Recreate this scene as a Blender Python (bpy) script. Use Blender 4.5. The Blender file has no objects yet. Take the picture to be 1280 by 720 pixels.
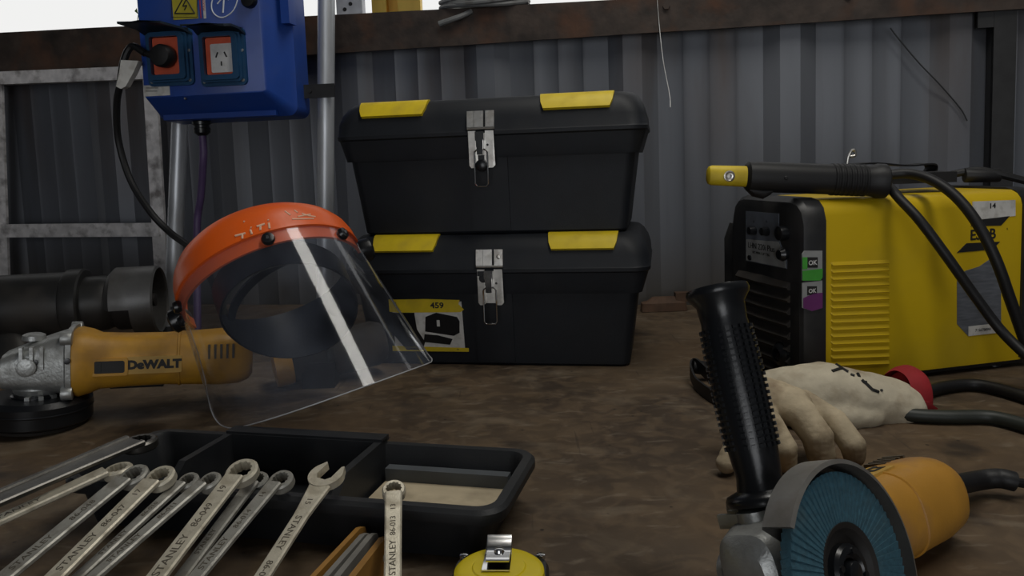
import bpy, bmesh, math, random
from mathutils import Vector as V, Matrix, noise
random.seed(7)
PI = math.pi
S = bpy.context.scene
COL = S.collection

# ------------------------------------------------------------------ camera
F, CX, CY, CAMZ = 995.0, 640.0, 296.0, 0.34
PITCH, ROLL = math.radians(5.5), -0.035
RC = Matrix.Rotation(PI/2 - PITCH, 3, 'X') @ Matrix.Rotation(ROLL, 3, 'Z')
EYE = V((0, 0, CAMZ))
cam = bpy.data.cameras.new('camera')
co = bpy.data.objects.new('camera', cam); COL.objects.link(co)
cam.sensor_fit = 'HORIZONTAL'; cam.sensor_width = 36.0
cam.lens = F/1280*36.0; cam.shift_y = -(360-CY)/1280; cam.clip_start = 0.02
co.matrix_world = Matrix.Translation(EYE) @ RC.to_4x4()
S.camera = co

def ray(x, y): return RC @ V(((x-CX)/F, -(y-CY)/F, -1.0))
def atz(x, y, z=0.0):
    d = ray(x, y); return EYE + d*((z-CAMZ)/d.z)
def aty(x, y, Y):
    d = ray(x, y); return EYE + d*(Y/d.y)
def atp(x, y, p, n):
    d = ray(x, y); return EYE + d*((p-EYE).dot(n)/d.dot(n))

# ------------------------------------------------------------------ materials
MATS = {}
def mat(name, col, rough=0.5, metal=0.0, var=0.12, scale=40.0, bump=0.0, bscale=200.0, dirt=None, dscale=12.0, damt=0.5, spec=0.5, stretch=None, coat=0.0):
    if name in MATS: return MATS[name]
    m = bpy.data.materials.new(name); m.use_nodes = True
    nt = m.node_tree; N = nt.nodes; L = nt.links
    b = N['Principled BSDF']
    b.inputs['Roughness'].default_value = rough
    b.inputs['Metallic'].default_value = metal
    b.inputs['Specular IOR Level'].default_value = spec
    b.inputs['Coat Weight'].default_value = coat
    tc = N.new('ShaderNodeTexCoord'); mp = N.new('ShaderNodeMapping')
    L.new(tc.outputs['Object'], mp.inputs['Vector'])
    if stretch: mp.inputs['Scale'].default_value = stretch
    def nz(sc, det=5.0):
        n = N.new('ShaderNodeTexNoise'); n.inputs['Scale'].default_value = sc; n.inputs['Detail'].default_value = det
        L.new(mp.outputs['Vector'], n.inputs['Vector']); return n
    n1 = nz(scale)
    cr = N.new('ShaderNodeValToRGB')
    cr.color_ramp.elements[0].position = 0.3; cr.color_ramp.elements[1].position = 0.7
    cr.color_ramp.elements[0].color = [c*(1-var) for c in col]+[1]
    cr.color_ramp.elements[1].color = [min(1, c*(1+var)) for c in col]+[1]
    L.new(n1.outputs['Fac'], cr.inputs['Fac'])
    out = cr.outputs['Color']
    if dirt:
        n2 = nz(dscale, 8.0)
        r2 = N.new('ShaderNodeValToRGB')
        r2.color_ramp.elements[0].position = 0.48; r2.color_ramp.elements[1].position = 0.68
        r2.color_ramp.elements[0].color = (0, 0, 0, 1); r2.color_ramp.elements[1].color = (damt, damt, damt, 1)
        L.new(n2.outputs['Fac'], r2.inputs['Fac'])
        mx = N.new('ShaderNodeMix'); mx.data_type = 'RGBA'
        L.new(r2.outputs['Color'], mx.inputs[0]); L.new(out, mx.inputs[6])
        mx.inputs[7].default_value = list(dirt)+[1]
        out = mx.outputs[2]
        mr = N.new('ShaderNodeMapRange'); mr.inputs[3].default_value = rough; mr.inputs[4].default_value = min(1, rough+0.3)
        L.new(r2.outputs['Color'], mr.inputs[0]); L.new(mr.outputs[0], b.inputs['Roughness'])
    L.new(out, b.inputs['Base Color'])
    if bump:
        n3 = nz(bscale, 3.0); bp = N.new('ShaderNodeBump')
        bp.inputs['Strength'].default_value = bump; bp.inputs['Distance'].default_value = 0.002
        L.new(n3.outputs['Fac'], bp.inputs['Height']); L.new(bp.outputs['Normal'], b.inputs['Normal'])
    MATS[name] = m
    return m

RUST = (0.055, 0.028, 0.016)
M_black = mat('black_plastic', (0.0085, 0.0105, 0.0145), 0.55, var=0.15, scale=25, bump=0.12, bscale=900, dirt=(0.05, 0.047, 0.043), dscale=16, damt=0.10, spec=0.35)
M_tray = mat('tray_black_plastic', (0.014, 0.0155, 0.018), 0.5, var=0.15, scale=25, bump=0.12, bscale=900, dirt=(0.06, 0.055, 0.05), dscale=16, damt=0.15, spec=0.45)
M_blackr = mat('black_rubber', (0.010, 0.010, 0.011), 0.5, bump=0.1, bscale=500, spec=0.4)
M_gloss = mat('glossy_black', (0.008, 0.009, 0.011), 0.28, bump=0.05, bscale=300)
M_yel = mat('yellow_plastic', (0.70, 0.52, 0.012), 0.5, var=0.08, scale=60, dirt=(0.25, 0.16, 0.02), dscale=30, damt=0.4)
M_steel = mat('bright_steel', (0.62, 0.60, 0.56), 0.32, 1.0, var=0.1, scale=90, bump=0.08, bscale=600, dirt=(0.16, 0.13, 0.1), dscale=55, damt=0.5)
M_chrome = mat('chrome', (0.7, 0.7, 0.7), 0.12, 1.0, var=0.05)
M_wrench = mat('satin_chrome_vanadium', (0.66, 0.61, 0.49), 0.46, 0.45, var=0.14, scale=60, bump=0.12, bscale=700, dirt=(0.22, 0.18, 0.12), dscale=70, damt=0.55)
M_wrench2 = mat('dull_spanner_steel', (0.40, 0.39, 0.35), 0.46, 0.5, var=0.16, scale=60, bump=0.12, bscale=700, dirt=(0.13, 0.11, 0.08), dscale=70, damt=0.6)
M_wrenchd = mat('dark_spanner_steel', (0.12, 0.115, 0.105), 0.36, 0.85, var=0.2, scale=50, bump=0.1, bscale=600)
M_stamp = mat('stamped_dark', (0.085, 0.072, 0.052), 0.7)
M_galv = mat('galvanised_tube', (0.50, 0.52, 0.55), 0.40, 0.5, var=0.12, scale=70, stretch=(1, 1, 0.15), dirt=(0.16, 0.16, 0.16), dscale=30, damt=0.4)
M_pale = mat('pale_chipped_paint', (0.68, 0.66, 0.66), 0.6, var=0.2, scale=45, bump=0.2, bscale=300, dirt=(0.10, 0.085, 0.08), dscale=30, damt=0.75)
M_rust = mat('rusty_beam_steel', (0.040, 0.028, 0.022), 0.72, 0.1, var=0.55, scale=22, bump=0.6, bscale=70, dirt=(0.11, 0.055, 0.034), dscale=12, damt=0.75)
M_dsteel = mat('dark_painted_steel', (0.022, 0.022, 0.023), 0.5, 0.3, var=0.2)
M_blue = mat('blue_box_plastic', (0.012, 0.055, 0.29), 0.38, var=0.08, scale=20, bump=0.06, bscale=300, dirt=(0.04, 0.05, 0.09), dscale=9, damt=0.3)
M_teal = mat('teal_socket_plastic', (0.010, 0.055, 0.13), 0.42)
M_dteal = mat('dark_socket_lid', (0.010, 0.018, 0.026), 0.4)
M_red = mat('orange_red_plastic', (0.62, 0.10, 0.045), 0.5)
M_white = mat('white_plastic', (0.62, 0.62, 0.62), 0.5, dirt=(0.3, 0.29, 0.28), dscale=80, damt=0.4)
M_paper = mat('white_paper', (0.62, 0.61, 0.58), 0.8, dirt=(0.32, 0.3, 0.26), dscale=60, damt=0.6)
M_warn = mat('warning_yellow', (0.42, 0.36, 0.03), 0.5)
M_lred = mat('label_red', (0.45, 0.03, 0.04), 0.5)
M_ink = mat('black_ink', (0.012, 0.012, 0.012), 0.6)
M_winkr = mat('white_marker', (0.75, 0.78, 0.82), 0.6)
M_wax = mat('pale_scratch_marker', (0.8, 0.52, 0.36), 0.6)
M_purple = mat('purple_cable', (0.075, 0.045, 0.12), 0.5)
M_cable = mat('black_cable', (0.011, 0.011, 0.012), 0.5, bump=0.05, spec=0.35)
M_gcable = mat('grey_cable', (0.16, 0.165, 0.165), 0.55, var=0.2, dirt=(0.05, 0.045, 0.04), dscale=40, damt=0.6)
M_orange = mat('orange_plastic', (0.78, 0.115, 0.010), 0.36, var=0.06, scale=20, bump=0.05, bscale=200, dirt=(0.5, 0.09, 0.02), dscale=20, damt=0.35)
M_tool = mat('yellow_tool_housing', (0.50, 0.255, 0.022), 0.45, var=0.1, scale=25, bump=0.1, bscale=700, dirt=(0.20, 0.105, 0.035), dscale=18, damt=0.6)
M_tool2 = mat('worn_yellow_tool_housing', (0.46, 0.225, 0.03), 0.42, var=0.1, scale=22, bump=0.1, bscale=700, dirt=(0.24, 0.13, 0.07), dscale=14, damt=0.7)
M_cast = mat('cast_aluminium', (0.42, 0.43, 0.42), 0.42, 0.7, var=0.14, scale=40, bump=0.25, bscale=260, dirt=(0.13, 0.12, 0.1), dscale=26, damt=0.6)
M_guard = mat('grinder_guard_steel', (0.32, 0.31, 0.29), 0.45, 0.8, var=0.16, scale=30, dirt=(0.11, 0.09, 0.07), dscale=22, damt=0.6, bump=0.1)
M_welder = mat('welder_yellow_paint', (0.58, 0.395, 0.006), 0.42, var=0.05, scale=8, bump=0.03, bscale=300, dirt=(0.36, 0.26, 0.02), dscale=7, damt=0.35)
M_wblack = mat('welder_black_plastic', (0.013, 0.0135, 0.015), 0.42, var=0.15, dirt=(0.05, 0.046, 0.04), dscale=20, damt=0.25)
M_dust = mat('dusty_vent_plastic', (0.030, 0.027, 0.025), 0.75, var=0.25, scale=30, dirt=(0.065, 0.052, 0.042), dscale=25, damt=0.6, spec=0.25)
M_panel = mat('grey_control_panel', (0.10, 0.115, 0.14), 0.5, dirt=(0.07, 0.07, 0.075), dscale=30, damt=0.5)
M_glabel = mat('grey_data_label', (0.12, 0.13, 0.15), 0.5, var=0.3, scale=260, stretch=(0.15, 1, 1))
M_green = mat('green_label', (0.06, 0.32, 0.045), 0.45)
M_purl = mat('purple_label', (0.14, 0.03, 0.14), 0.45)
M_lgrey = mat('pale_grey_label', (0.28, 0.29, 0.29), 0.45)
M_hide = mat('cream_leather', (0.56, 0.50, 0.38), 0.75, var=0.12, scale=35, bump=0.35, bscale=160, dirt=(0.25, 0.18, 0.11), dscale=24, damt=0.6, spec=0.25)
M_hide2 = mat('soiled_leather', (0.50, 0.415, 0.285), 0.75, var=0.16, scale=40, bump=0.35, bscale=160, dirt=(0.16, 0.105, 0.06), dscale=26, damt=0.75, spec=0.25)
M_cuff = mat('red_cloth', (0.30, 0.012, 0.018), 0.8, var=0.15)
M_flap = mat('blue_abrasive', (0.035, 0.105, 0.145), 0.8, var=0.22, scale=300, bump=0.4, bscale=1500, dirt=(0.07, 0.11, 0.12), dscale=40, damt=0.5)
M_hub = mat('dark_disc_hub', (0.016, 0.014, 0.013), 0.6)
M_tan = mat('tan_liner', (0.56, 0.47, 0.32), 0.75, var=0.15, scale=16, dirt=(0.2, 0.16, 0.11), dscale=18, damt=0.6)
M_slat = mat('tan_wood_slat', (0.34, 0.17, 0.035), 0.5, var=0.2, scale=30)
M_slatg = mat('grey_slat', (0.22, 0.21, 0.19), 0.5, var=0.2, scale=40)
M_tape = mat('yellow_tape_case', (0.66, 0.52, 0.01), 0.35, var=0.05)
M_tread = mat('hacks_brown', (0.09, 0.05, 0.03), 0.8, var=0.3, dirt=RUST, damt=0.7)
M_motor = mat('black_motor_paint', (0.022, 0.022, 0.022), 0.42, 0.2, var=0.25, scale=20, dirt=(0.055, 0.045, 0.036), dscale=10, damt=0.6)
M_gsteel = mat('grey_wheel_guard', (0.15, 0.15, 0.15), 0.42, 0.6, var=0.18, scale=18, dirt=(0.06, 0.052, 0.045), dscale=10, damt=0.6)
M_post = mat('yellow_sunlit_paint', (0.95, 0.62, 0.12), 0.6, var=0.1, scale=5, stretch=(6, 6, 0.4))
M_sheet = mat('white_perforated_steel', (0.62, 0.64, 0.70), 0.5)
M_conc = mat('concrete_floor', (0.16, 0.15, 0.14), 0.85, var=0.2, scale=6)
M_cladn = mat('plain_cladding', (0.12, 0.125, 0.135), 0.6, var=0.15, scale=6)
M_leaf = mat('leaf_green', (0.06, 0.11, 0.02), 0.6)
M_pad = mat('grey_sweatband', (0.10, 0.105, 0.085), 0.85, var=0.2)
M_hband = mat('navy_harness_plastic', (0.008, 0.011, 0.018), 0.5, spec=.3)
M_ground = mat('outside_ground', (0.3, 0.27, 0.22), 0.9)

def wall_material():
    m = bpy.data.materials.new('grimy_galvanised_cladding'); m.use_nodes = True
    nt = m.node_tree; N = nt.nodes; L = nt.links; b = N['Principled BSDF']
    b.inputs['Roughness'].default_value = 0.5; b.inputs['Metallic'].default_value = 0.25
    tc = N.new('ShaderNodeTexCoord')
    def noisy(scale, st, d=6.0):
        mp = N.new('ShaderNodeMapping'); mp.inputs['Scale'].default_value = st
        L.new(tc.outputs['Object'], mp.inputs['Vector'])
        n = N.new('ShaderNodeTexNoise'); n.inputs['Scale'].default_value = scale; n.inputs['Detail'].default_value = d
        L.new(mp.outputs['Vector'], n.inputs['Vector']); return n
    def ramp(n, p0, p1, c0, c1):
        r = N.new('ShaderNodeValToRGB'); e = r.color_ramp.elements
        e[0].position, e[1].position = p0, p1; e[0].color = list(c0)+[1]; e[1].color = list(c1)+[1]
        L.new(n, r.inputs['Fac']); return r.outputs['Color']
    base = ramp(noisy(9, (1, 1, 0.12)).outputs['Fac'], 0.3, 0.72, (0.105, 0.113, 0.132), (0.150, 0.160, 0.182))
    stk = ramp(noisy(16, (1, 1, 0.05)).outputs['Fac'], 0.56, 0.74, (0, 0, 0), (0.38, 0.38, 0.38))
    mx = N.new('ShaderNodeMix'); mx.data_type = 'RGBA'
    L.new(stk, mx.inputs[0]); L.new(base, mx.inputs[6]); mx.inputs[7].default_value = (0.045, 0.04, 0.038, 1)
    # rust runs creeping down from the beam and up from the foot of the sheet
    sx = N.new('ShaderNodeSeparateXYZ'); L.new(tc.outputs['Object'], sx.inputs[0])
    mr = N.new('ShaderNodeMapRange'); mr.inputs[1].default_value = 0.22; mr.inputs[2].default_value = 0.62
    L.new(sx.outputs['Z'], mr.inputs[0])
    rr = ramp(noisy(7, (1, 1, 0.18)).outputs['Fac'], 0.48, 0.66, (0, 0, 0), (.75, .75, .75))
    mm = N.new('ShaderNodeMath'); mm.operation = 'MULTIPLY'; L.new(mr.outputs[0], mm.inputs[0]); L.new(rr, mm.inputs[1])
    mx2 = N.new('ShaderNodeMix'); mx2.data_type = 'RGBA'
    L.new(mm.outputs[0], mx2.inputs[0]); L.new(mx.outputs[2], mx2.inputs[6]); mx2.inputs[7].default_value = (0.06, 0.033, 0.018, 1)
    mr3 = N.new('ShaderNodeMapRange'); mr3.inputs[1].default_value = 0.16; mr3.inputs[2].default_value = -0.02; mr3.inputs[4].default_value = 0.8
    L.new(sx.outputs['Z'], mr3.inputs[0])
    mx3 = N.new('ShaderNodeMix'); mx3.data_type = 'RGBA'
    L.new(mr3.outputs[0], mx3.inputs[0]); L.new(mx2.outputs[2], mx3.inputs[6]); mx3.inputs[7].default_value = (0.085, 0.07, 0.05, 1)
    L.new(mx3.outputs[2], b.inputs['Base Color'])
    return m
M_wall = wall_material()

def bench_material():
    m = bpy.data.materials.new('worn_brown_bench_board'); m.use_nodes = True
    nt = m.node_tree; N = nt.nodes; L = nt.links; b = N['Principled BSDF']
    b.inputs['Specular IOR Level'].default_value = 0.3
    tc = N.new('ShaderNodeTexCoord')
    def noisy(scale, st=(1, 1, 1), d=8.0, rot=0.0, dist=0.0):
        mp = N.new('ShaderNodeMapping'); mp.inputs['Scale'].default_value = st; mp.inputs['Rotation'].default_value = (0, 0, rot)
        L.new(tc.outputs['Object'], mp.inputs['Vector'])
        n = N.new('ShaderNodeTexNoise'); n.inputs['Scale'].default_value = scale; n.inputs['Detail'].default_value = d
        n.inputs['Distortion'].default_value = dist
        L.new(mp.outputs['Vector'], n.inputs['Vector']); return n.outputs['Fac']
    def ramp(n, p0, p1, c0, c1):
        r = N.new('ShaderNodeValToRGB'); e = r.color_ramp.elements
        e[0].position, e[1].position = p0, p1; e[0].color = list(c0)+[1]; e[1].color = list(c1)+[1]
        L.new(n, r.inputs['Fac']); return r.outputs['Color']
    def mix(f, a, bcol):
        x = N.new('ShaderNodeMix'); x.data_type = 'RGBA'
        L.new(f, x.inputs[0]); L.new(a, x.inputs[6])
        if hasattr(bcol, 'default_value'): L.new(bcol, x.inputs[7])
        else: x.inputs[7].default_value = list(bcol)+[1]
        return x.outputs[2]
    c = ramp(noisy(5, d=10, dist=0.4), 0.35, 0.68, (0.056, 0.039, 0.026), (0.118, 0.082, 0.050))
    c = mix(ramp(noisy(34, d=12, dist=0.8), 0.45, 0.62, (0, 0, 0), (.5, .5, .5)), c, (0.150, 0.104, 0.062))
    c = mix(ramp(noisy(2.2, d=5), 0.5, 0.72, (0, 0, 0), (.7, .7, .7)), c, (0.165, 0.10, 0.048))
    c = mix(ramp(noisy(13, (0.85, 1.15, 1), 14, 0.35, 1.0), 0.55, 0.76, (0, 0, 0), (.6, .6, .6)), c, (0.21, 0.165, 0.115))
    c = mix(ramp(noisy(55, (0.5, 1.2, 1), 10, 0.9, 0.6), 0.60, 0.74, (0, 0, 0), (.45, .45, .45)), c, (0.24, 0.195, 0.145))
    c = mix(ramp(noisy(50, (1.6, 0.1, 1), 6, 0.5), 0.66, 0.71, (0, 0, 0), (.5, .5, .5)), c, (0.03, 0.022, 0.017))
    c = mix(ramp(noisy(11, (1, 1, 1), 9), 0.60, 0.73, (0, 0, 0), (.8, .8, .8)), c, (0.026, 0.019, 0.015))
    v = N.new('ShaderNodeTexVoronoi'); v.inputs['Scale'].default_value = 26
    L.new(tc.outputs['Object'], v.inputs['Vector'])
    c = mix(ramp(v.outputs['Distance'], 0.035, 0.07, (.9, .9, .9), (0, 0, 0)), c, (0.02, 0.014, 0.011))
    L.new(c, b.inputs['Base Color'])
    L.new(ramp(noisy(14), 0.3, 0.7, (.5, .5, .5), (.85, .85, .85)), b.inputs['Roughness'])
    bp = N.new('ShaderNodeBump'); bp.inputs['Strength'].default_value = 0.25; bp.inputs['Distance'].default_value = 0.002
    L.new(noisy(90, (0.6, 1, 1), 6), bp.inputs['Height']); L.new(bp.outputs['Normal'], b.inputs['Normal'])
    return m
M_bench = bench_material()

def visor_material():
    m = bpy.data.materials.new('clear_scuffed_visor'); m.use_nodes = True
    nt = m.node_tree; N = nt.nodes; L = nt.links
    for n in list(N):
        if n.type != 'OUTPUT_MATERIAL': N.remove(n)
    o = [n for n in N if n.type == 'OUTPUT_MATERIAL'][0]
    tr = N.new('ShaderNodeBsdfTransparent'); tr.inputs[0].default_value = (0.955, 0.96, 0.975, 1)
    gl = N.new('ShaderNodeBsdfGlossy'); gl.inputs['Roughness'].default_value = 0.07
    lw = N.new('ShaderNodeLayerWeight'); lw.inputs['Blend'].default_value = 0.5
    pw = N.new('ShaderNodeMath'); pw.operation = 'POWER'; L.new(lw.outputs['Facing'], pw.inputs[0]); pw.inputs[1].default_value = 4.0
    fm = N.new('ShaderNodeMath'); fm.operation = 'MULTIPLY_ADD'; L.new(pw.outputs[0], fm.inputs[0]); fm.inputs[1].default_value = 0.5; fm.inputs[2].default_value = 0.03
    mg = N.new('ShaderNodeMixShader'); L.new(fm.outputs[0], mg.inputs[0]); L.new(tr.outputs[0], mg.inputs[1]); L.new(gl.outputs[0], mg.inputs[2])
    df = N.new('ShaderNodeBsdfDiffuse'); df.inputs[0].default_value = (0.55, 0.62, 0.78, 1)
    tc = N.new('ShaderNodeTexCoord'); nz = N.new('ShaderNodeTexNoise'); nz.inputs['Scale'].default_value = 9; nz.inputs['Detail'].default_value = 6
    L.new(tc.outputs['Object'], nz.inputs['Vector'])
    mr = N.new('ShaderNodeMapRange'); mr.inputs[1].default_value = 0.35; mr.inputs[2].default_value = 0.75; mr.inputs[3].default_value = 0.004; mr.inputs[4].default_value = 0.05
    L.new(nz.outputs['Fac'], mr.inputs[0])
    mh = N.new('ShaderNodeMixShader'); L.new(mr.outputs[0], mh.inputs[0]); L.new(mg.outputs[0], mh.inputs[1]); L.new(df.outputs[0], mh.inputs[2])
    L.new(mh.outputs[0], o.inputs['Surface'])
    return m
M_visor = visor_material()

# ------------------------------------------------------------------ mesh helpers
ROOT = {}          # name of a thing or part -> world matrix of its thing

def catmull(pts, n=8):
    pts = [V(p) for p in pts]
    if len(pts) < 3: return pts
    P = [pts[0]*2-pts[1]] + pts + [pts[-1]*2-pts[-2]]
    out = []
    for i in range(1, len(P)-2):
        for k in range(n):
            t = k/n; a, b, c, d = P[i-1:i+3]
            out.append(0.5*((2*b)+(c-a)*t+(2*a-5*b+4*c-d)*t*t+(3*b-a-3*c+d)*t**3))
    out.append(pts[-1]); return out

def frame(x=None, z=None, loc=(0, 0, 0)):
    """matrix with local x along x and local z as near z as can be"""
    x = V(x).normalized(); z = V(z); z = (z - x*z.dot(x)).normalized(); y = z.cross(x)
    m = Matrix((x, y, z)).transposed().to_4x4(); m.translation = V(loc); return m

def zframe(z, loc=(0, 0, 0), xh=(1, 0, 0)):
    z = V(z).normalized(); x = V(xh)
    if abs(x.dot(z)) > 0.95: x = V((0, 1, 0))
    x = (x - z*x.dot(z)).normalized(); y = z.cross(x)
    m = Matrix((x, y, z)).transposed().to_4x4(); m.translation = V(loc); return m

def rrect(w, d, r, n=5, cx=0, cy=0):
    pts = []
    for (sx, sy, a0) in ((1, 1, 0), (-1, 1, 90), (-1, -1, 180), (1, -1, 270)):
        for k in range(n+1):
            a = math.radians(a0 + 90*k/n)
            pts.append((cx+sx*(w/2-r)+r*math.cos(a), cy+sy*(d/2-r)+r*math.sin(a)))
    return pts

def sell(a, b, n=2.6, N=28):
    out = []
    for k in range(N):
        t = 2*PI*k/N; c, s = math.cos(t), math.sin(t)
        out.append((a*math.copysign(abs(c)**(2/n), c), b*math.copysign(abs(s)**(2/n), s)))
    return out

class MB:
    def __init__(s, M=None): s.bm = bmesh.new(); s.M = M.copy() if M else Matrix(); s.mi = 0
    def _v(s, p): return s.bm.verts.new(s.M @ V(p))
    def _f(s, vs):
        try:
            f = s.bm.faces.new(vs); f.material_index = s.mi; return f
        except ValueError: return None
    def _bev(s, faces, w, seg):
        if w <= 0: return
        es = list({e for f in faces for e in f.edges})
        es = [e for e in es if len(e.link_faces) == 2 and e.calc_face_angle(0) > 0.5]
        bmesh.ops.bevel(s.bm, geom=es, offset=w, segments=seg, affect='EDGES', profile=0.5, clamp_overlap=True, material=-1)
    def box(s, c, d, bev=0.0, seg=2, R=None):
        c = V(c); h = V(d)/2; vs = []
        for z in (-1, 1):
            for x, y in ((-1, -1), (1, -1), (1, 1), (-1, 1)):
                p = V((x*h.x, y*h.y, z*h.z))
                if R: p = R @ p
                vs.append(s._v(c+p))
        fs = [s._f([vs[i] for i in q]) for q in ((3, 2, 1, 0), (4, 5, 6, 7), (0, 1, 5, 4), (1, 2, 6, 5), (2, 3, 7, 6), (3, 0, 4, 7))]
        s._bev(fs, bev, seg); return s
    def prism(s, poly, z0, z1, bev=0.0, seg=2):
        a = [s._v((p[0], p[1], z0)) for p in poly]; b = [s._v((p[0], p[1], z1)) for p in poly]
        n = len(poly); fs = [s._f(a[::-1]), s._f(b)]
        fs += [s._f((a[i], a[(i+1) % n], b[(i+1) % n], b[i])) for i in range(n)]
        s._bev([f for f in fs if f], bev, seg); return s
    def loft(s, rings, c0=True, c1=True, close=True):
        R = [[s._v(p) for p in r] for r in rings]; n = len(R[0])
        for i in range(len(R)-1):
            for k in range(n if close else n-1):
                s._f((R[i][k], R[i][(k+1) % n], R[i+1][(k+1) % n], R[i+1][k]))
        if c0: s._f(R[0][::-1])
        if c1: s._f(R[-1])
        return s
    def lathe(s, prof, M=None, seg=32, c0=True, c1=True, a0=0.0, a1=2*PI):
        M = M or Matrix(); full = abs(a1-a0-2*PI) < 1e-6; n = seg if full else seg+1
        rings = [[M @ V((r*math.cos(a0+(a1-a0)*k/seg), r*math.sin(a0+(a1-a0)*k/seg), z)) for k in range(n)] for r, z in prof]
        return s.loft(rings, c0 and full, c1 and full, full)
    def cyl(s, p0, p1, r0, r1=None, seg=24, bev=0.0):
        p0, p1 = V(p0), V(p1); r1 = r0 if r1 is None else r1; h = (p1-p0).length
        pr = [(r0, 0), (r1, h)] if not bev else [(r0-bev, 0), (r0-bev*.3, bev*.3), (r0, bev), (r1, h-bev), (r1-bev*.3, h-bev*.3), (r1-bev, h)]
        return s.lathe(pr, zframe(p1-p0, p0), seg)
    def tube(s, pts, r, seg=10, smooth=0, cap=True):
        pts = catmull(pts, smooth) if smooth else [V(p) for p in pts]
        n = len(pts); rr = r if isinstance(r, (list, tuple)) else [r]*n
        if len(rr) != n: rr = [rr[0]+(rr[-1]-rr[0])*i/(n-1) for i in range(n)]
        t = (pts[1]-pts[0]).normalized(); u = t.orthogonal().normalized(); rings = []
        for i in range(n):
            a, b = pts[max(0, i-1)], pts[min(n-1, i+1)]
            t = (b-a).normalized(); u = (u-t*u.dot(t)).normalized(); w = t.cross(u)
            rings.append([pts[i]+(u*math.cos(2*PI*k/seg)+w*math.sin(2*PI*k/seg))*rr[i] for k in range(seg)])
        return s.loft(rings, cap, cap)
    def ball(s, c, r, seg=16, M=None):
        pr = [(max(1e-5, math.sin(PI*i/10)), -math.cos(PI*i/10)) for i in range(11)]
        R = V(r) if hasattr(r, '__len__') else V((r, r, r))
        T = Matrix.Translation(V(c)) @ (M or Matrix()) @ Matrix.Diagonal((R.x, R.y, R.z, 1))
        return s.lathe(pr, T, seg)
    def text(s, body, size, M, depth=0.0002, bold=0.0, sx=1.0, align='CENTER'):
        cu = bpy.data.curves.new('lettering', 'FONT'); cu.body = body; cu.size = size; cu.extrude = depth; cu.offset = bold
        cu.align_x = align; cu.align_y = 'CENTER'; cu.resolution_u = 3
        o = bpy.data.objects.new('lettering', cu); COL.objects.link(o)
        me = bpy.data.meshes.new_from_object(o.evaluated_get(bpy.context.evaluated_depsgraph_get()))
        bpy.data.objects.remove(o); bpy.data.curves.remove(cu)
        n0 = len(s.bm.verts); f0 = len(s.bm.faces)
        s.bm.from_mesh(me); bpy.data.meshes.remove(me)
        s.bm.verts.ensure_lookup_table(); s.bm.faces.ensure_lookup_table()
        T = s.M @ M @ Matrix.Diagonal((sx, 1, 1, 1))
        for v in s.bm.verts[n0:]: v.co = T @ v.co
        for f in s.bm.faces[f0:]: f.material_index = s.mi
        return s
    def mat(s, i): s.mi = i; return s
    def build(s, name, mats, parent=None, ang=35, world=False, smooth=True):
        bm = s.bm
        bmesh.ops.remove_doubles(bm, verts=bm.verts, dist=1e-6)
        bmesh.ops.recalc_face_normals(bm, faces=bm.faces)
        if world and parent is not None: bmesh.ops.transform(bm, matrix=ROOT[parent.name].inverted(), verts=bm.verts)
        me = bpy.data.meshes.new(name); bm.to_mesh(me); bm.free()
        for m in (mats if isinstance(mats, (list, tuple)) else [mats]): me.materials.append(m)
        if smooth:
            for p in me.polygons: p.use_smooth = True
            me.set_sharp_from_angle(angle=math.radians(ang))
        o = bpy.data.objects.new(name, me); COL.objects.link(o)
        if parent is not None:
            o.parent = parent; ROOT[o.name] = ROOT[parent.name]
        else: ROOT[o.name] = Matrix()
        return o

def tag(o, label, cat, group=None):
    o['label'] = label; o['category'] = cat
    if group: o['group'] = group
    return o
def thing(name, label, cat, M=None, loc=None, group=None):
    o = bpy.data.objects.new(name, None); COL.objects.link(o); o.empty_display_size = 0.02
    M = M or Matrix.Translation(V(loc or (0, 0, 0)))
    o.matrix_world = M; ROOT[o.name] = M.copy()
    return tag(o, label, cat, group)
def struct(o): o['kind'] = 'structure'; return o
def solo(mb, name, mats, label, cat, loc, group=None, ang=35):
    """a thing that is one mesh, its origin at its base"""
    loc = V(loc)
    bmesh.ops.translate(mb.bm, vec=-loc, verts=mb.bm.verts)
    o = mb.build(name, mats, ang=ang); o.location = loc; ROOT[o.name] = Matrix.Translation(loc)
    return tag(o, label, cat, group)

# ------------------------------------------------------------------ setting
WB = atz(850, 378)                       # foot of the back wall
WD = V((1, -0.2, 0)).normalized()        # along the wall, left to right
WN = V((WD.y, -WD.x, 0))                 # out of the wall, towards the bench
WM = frame(WD, (0, 0, 1), WB)            # wall frame: x along, y into the wall, z up
WI = WM.inverted()
FLOORZ, CEILZ = -0.88, 1.75
def onwall(x, y, off=0.0): return WI @ atp(x, y, WB+WN*off, WN)

# corrugated back wall: lower sheet to the beam, open gap, upper sheet to the roof
def corrugated(mb, x0, x1, z0, z1, phase=0.0):
    P = 0.338; prof = []
    k0 = int(math.floor((x0-phase)/P)); k1 = int(math.ceil((x1-phase)/P))
    for k in range(k0, k1+1):
        b = phase+k*P
        for dx, y in ((0, 0), (0.034, -0.015), (0.076, -0.015), (0.110, 0), (0.160, 0), (0.167, -0.0022), (0.174, 0),
                      (0.217, 0), (0.224, -0.0022), (0.231, 0), (0.274, 0), (0.281, -0.0022), (0.288, 0)):
            if x0 <= b+dx <= x1: prof.append((b+dx, y))
    a = [[(x, y, z) for x, y in prof] for z in (z0, z1)]
    bk = [[(x, y+0.0015, z) for x, y in prof] for z in (z0, z1)]
    ring0 = a[0]+bk[0][::-1]; ring1 = a[1]+bk[1][::-1]
    mb.loft([ring0, ring1])
WPH = onwall(954, 150).x
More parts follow.
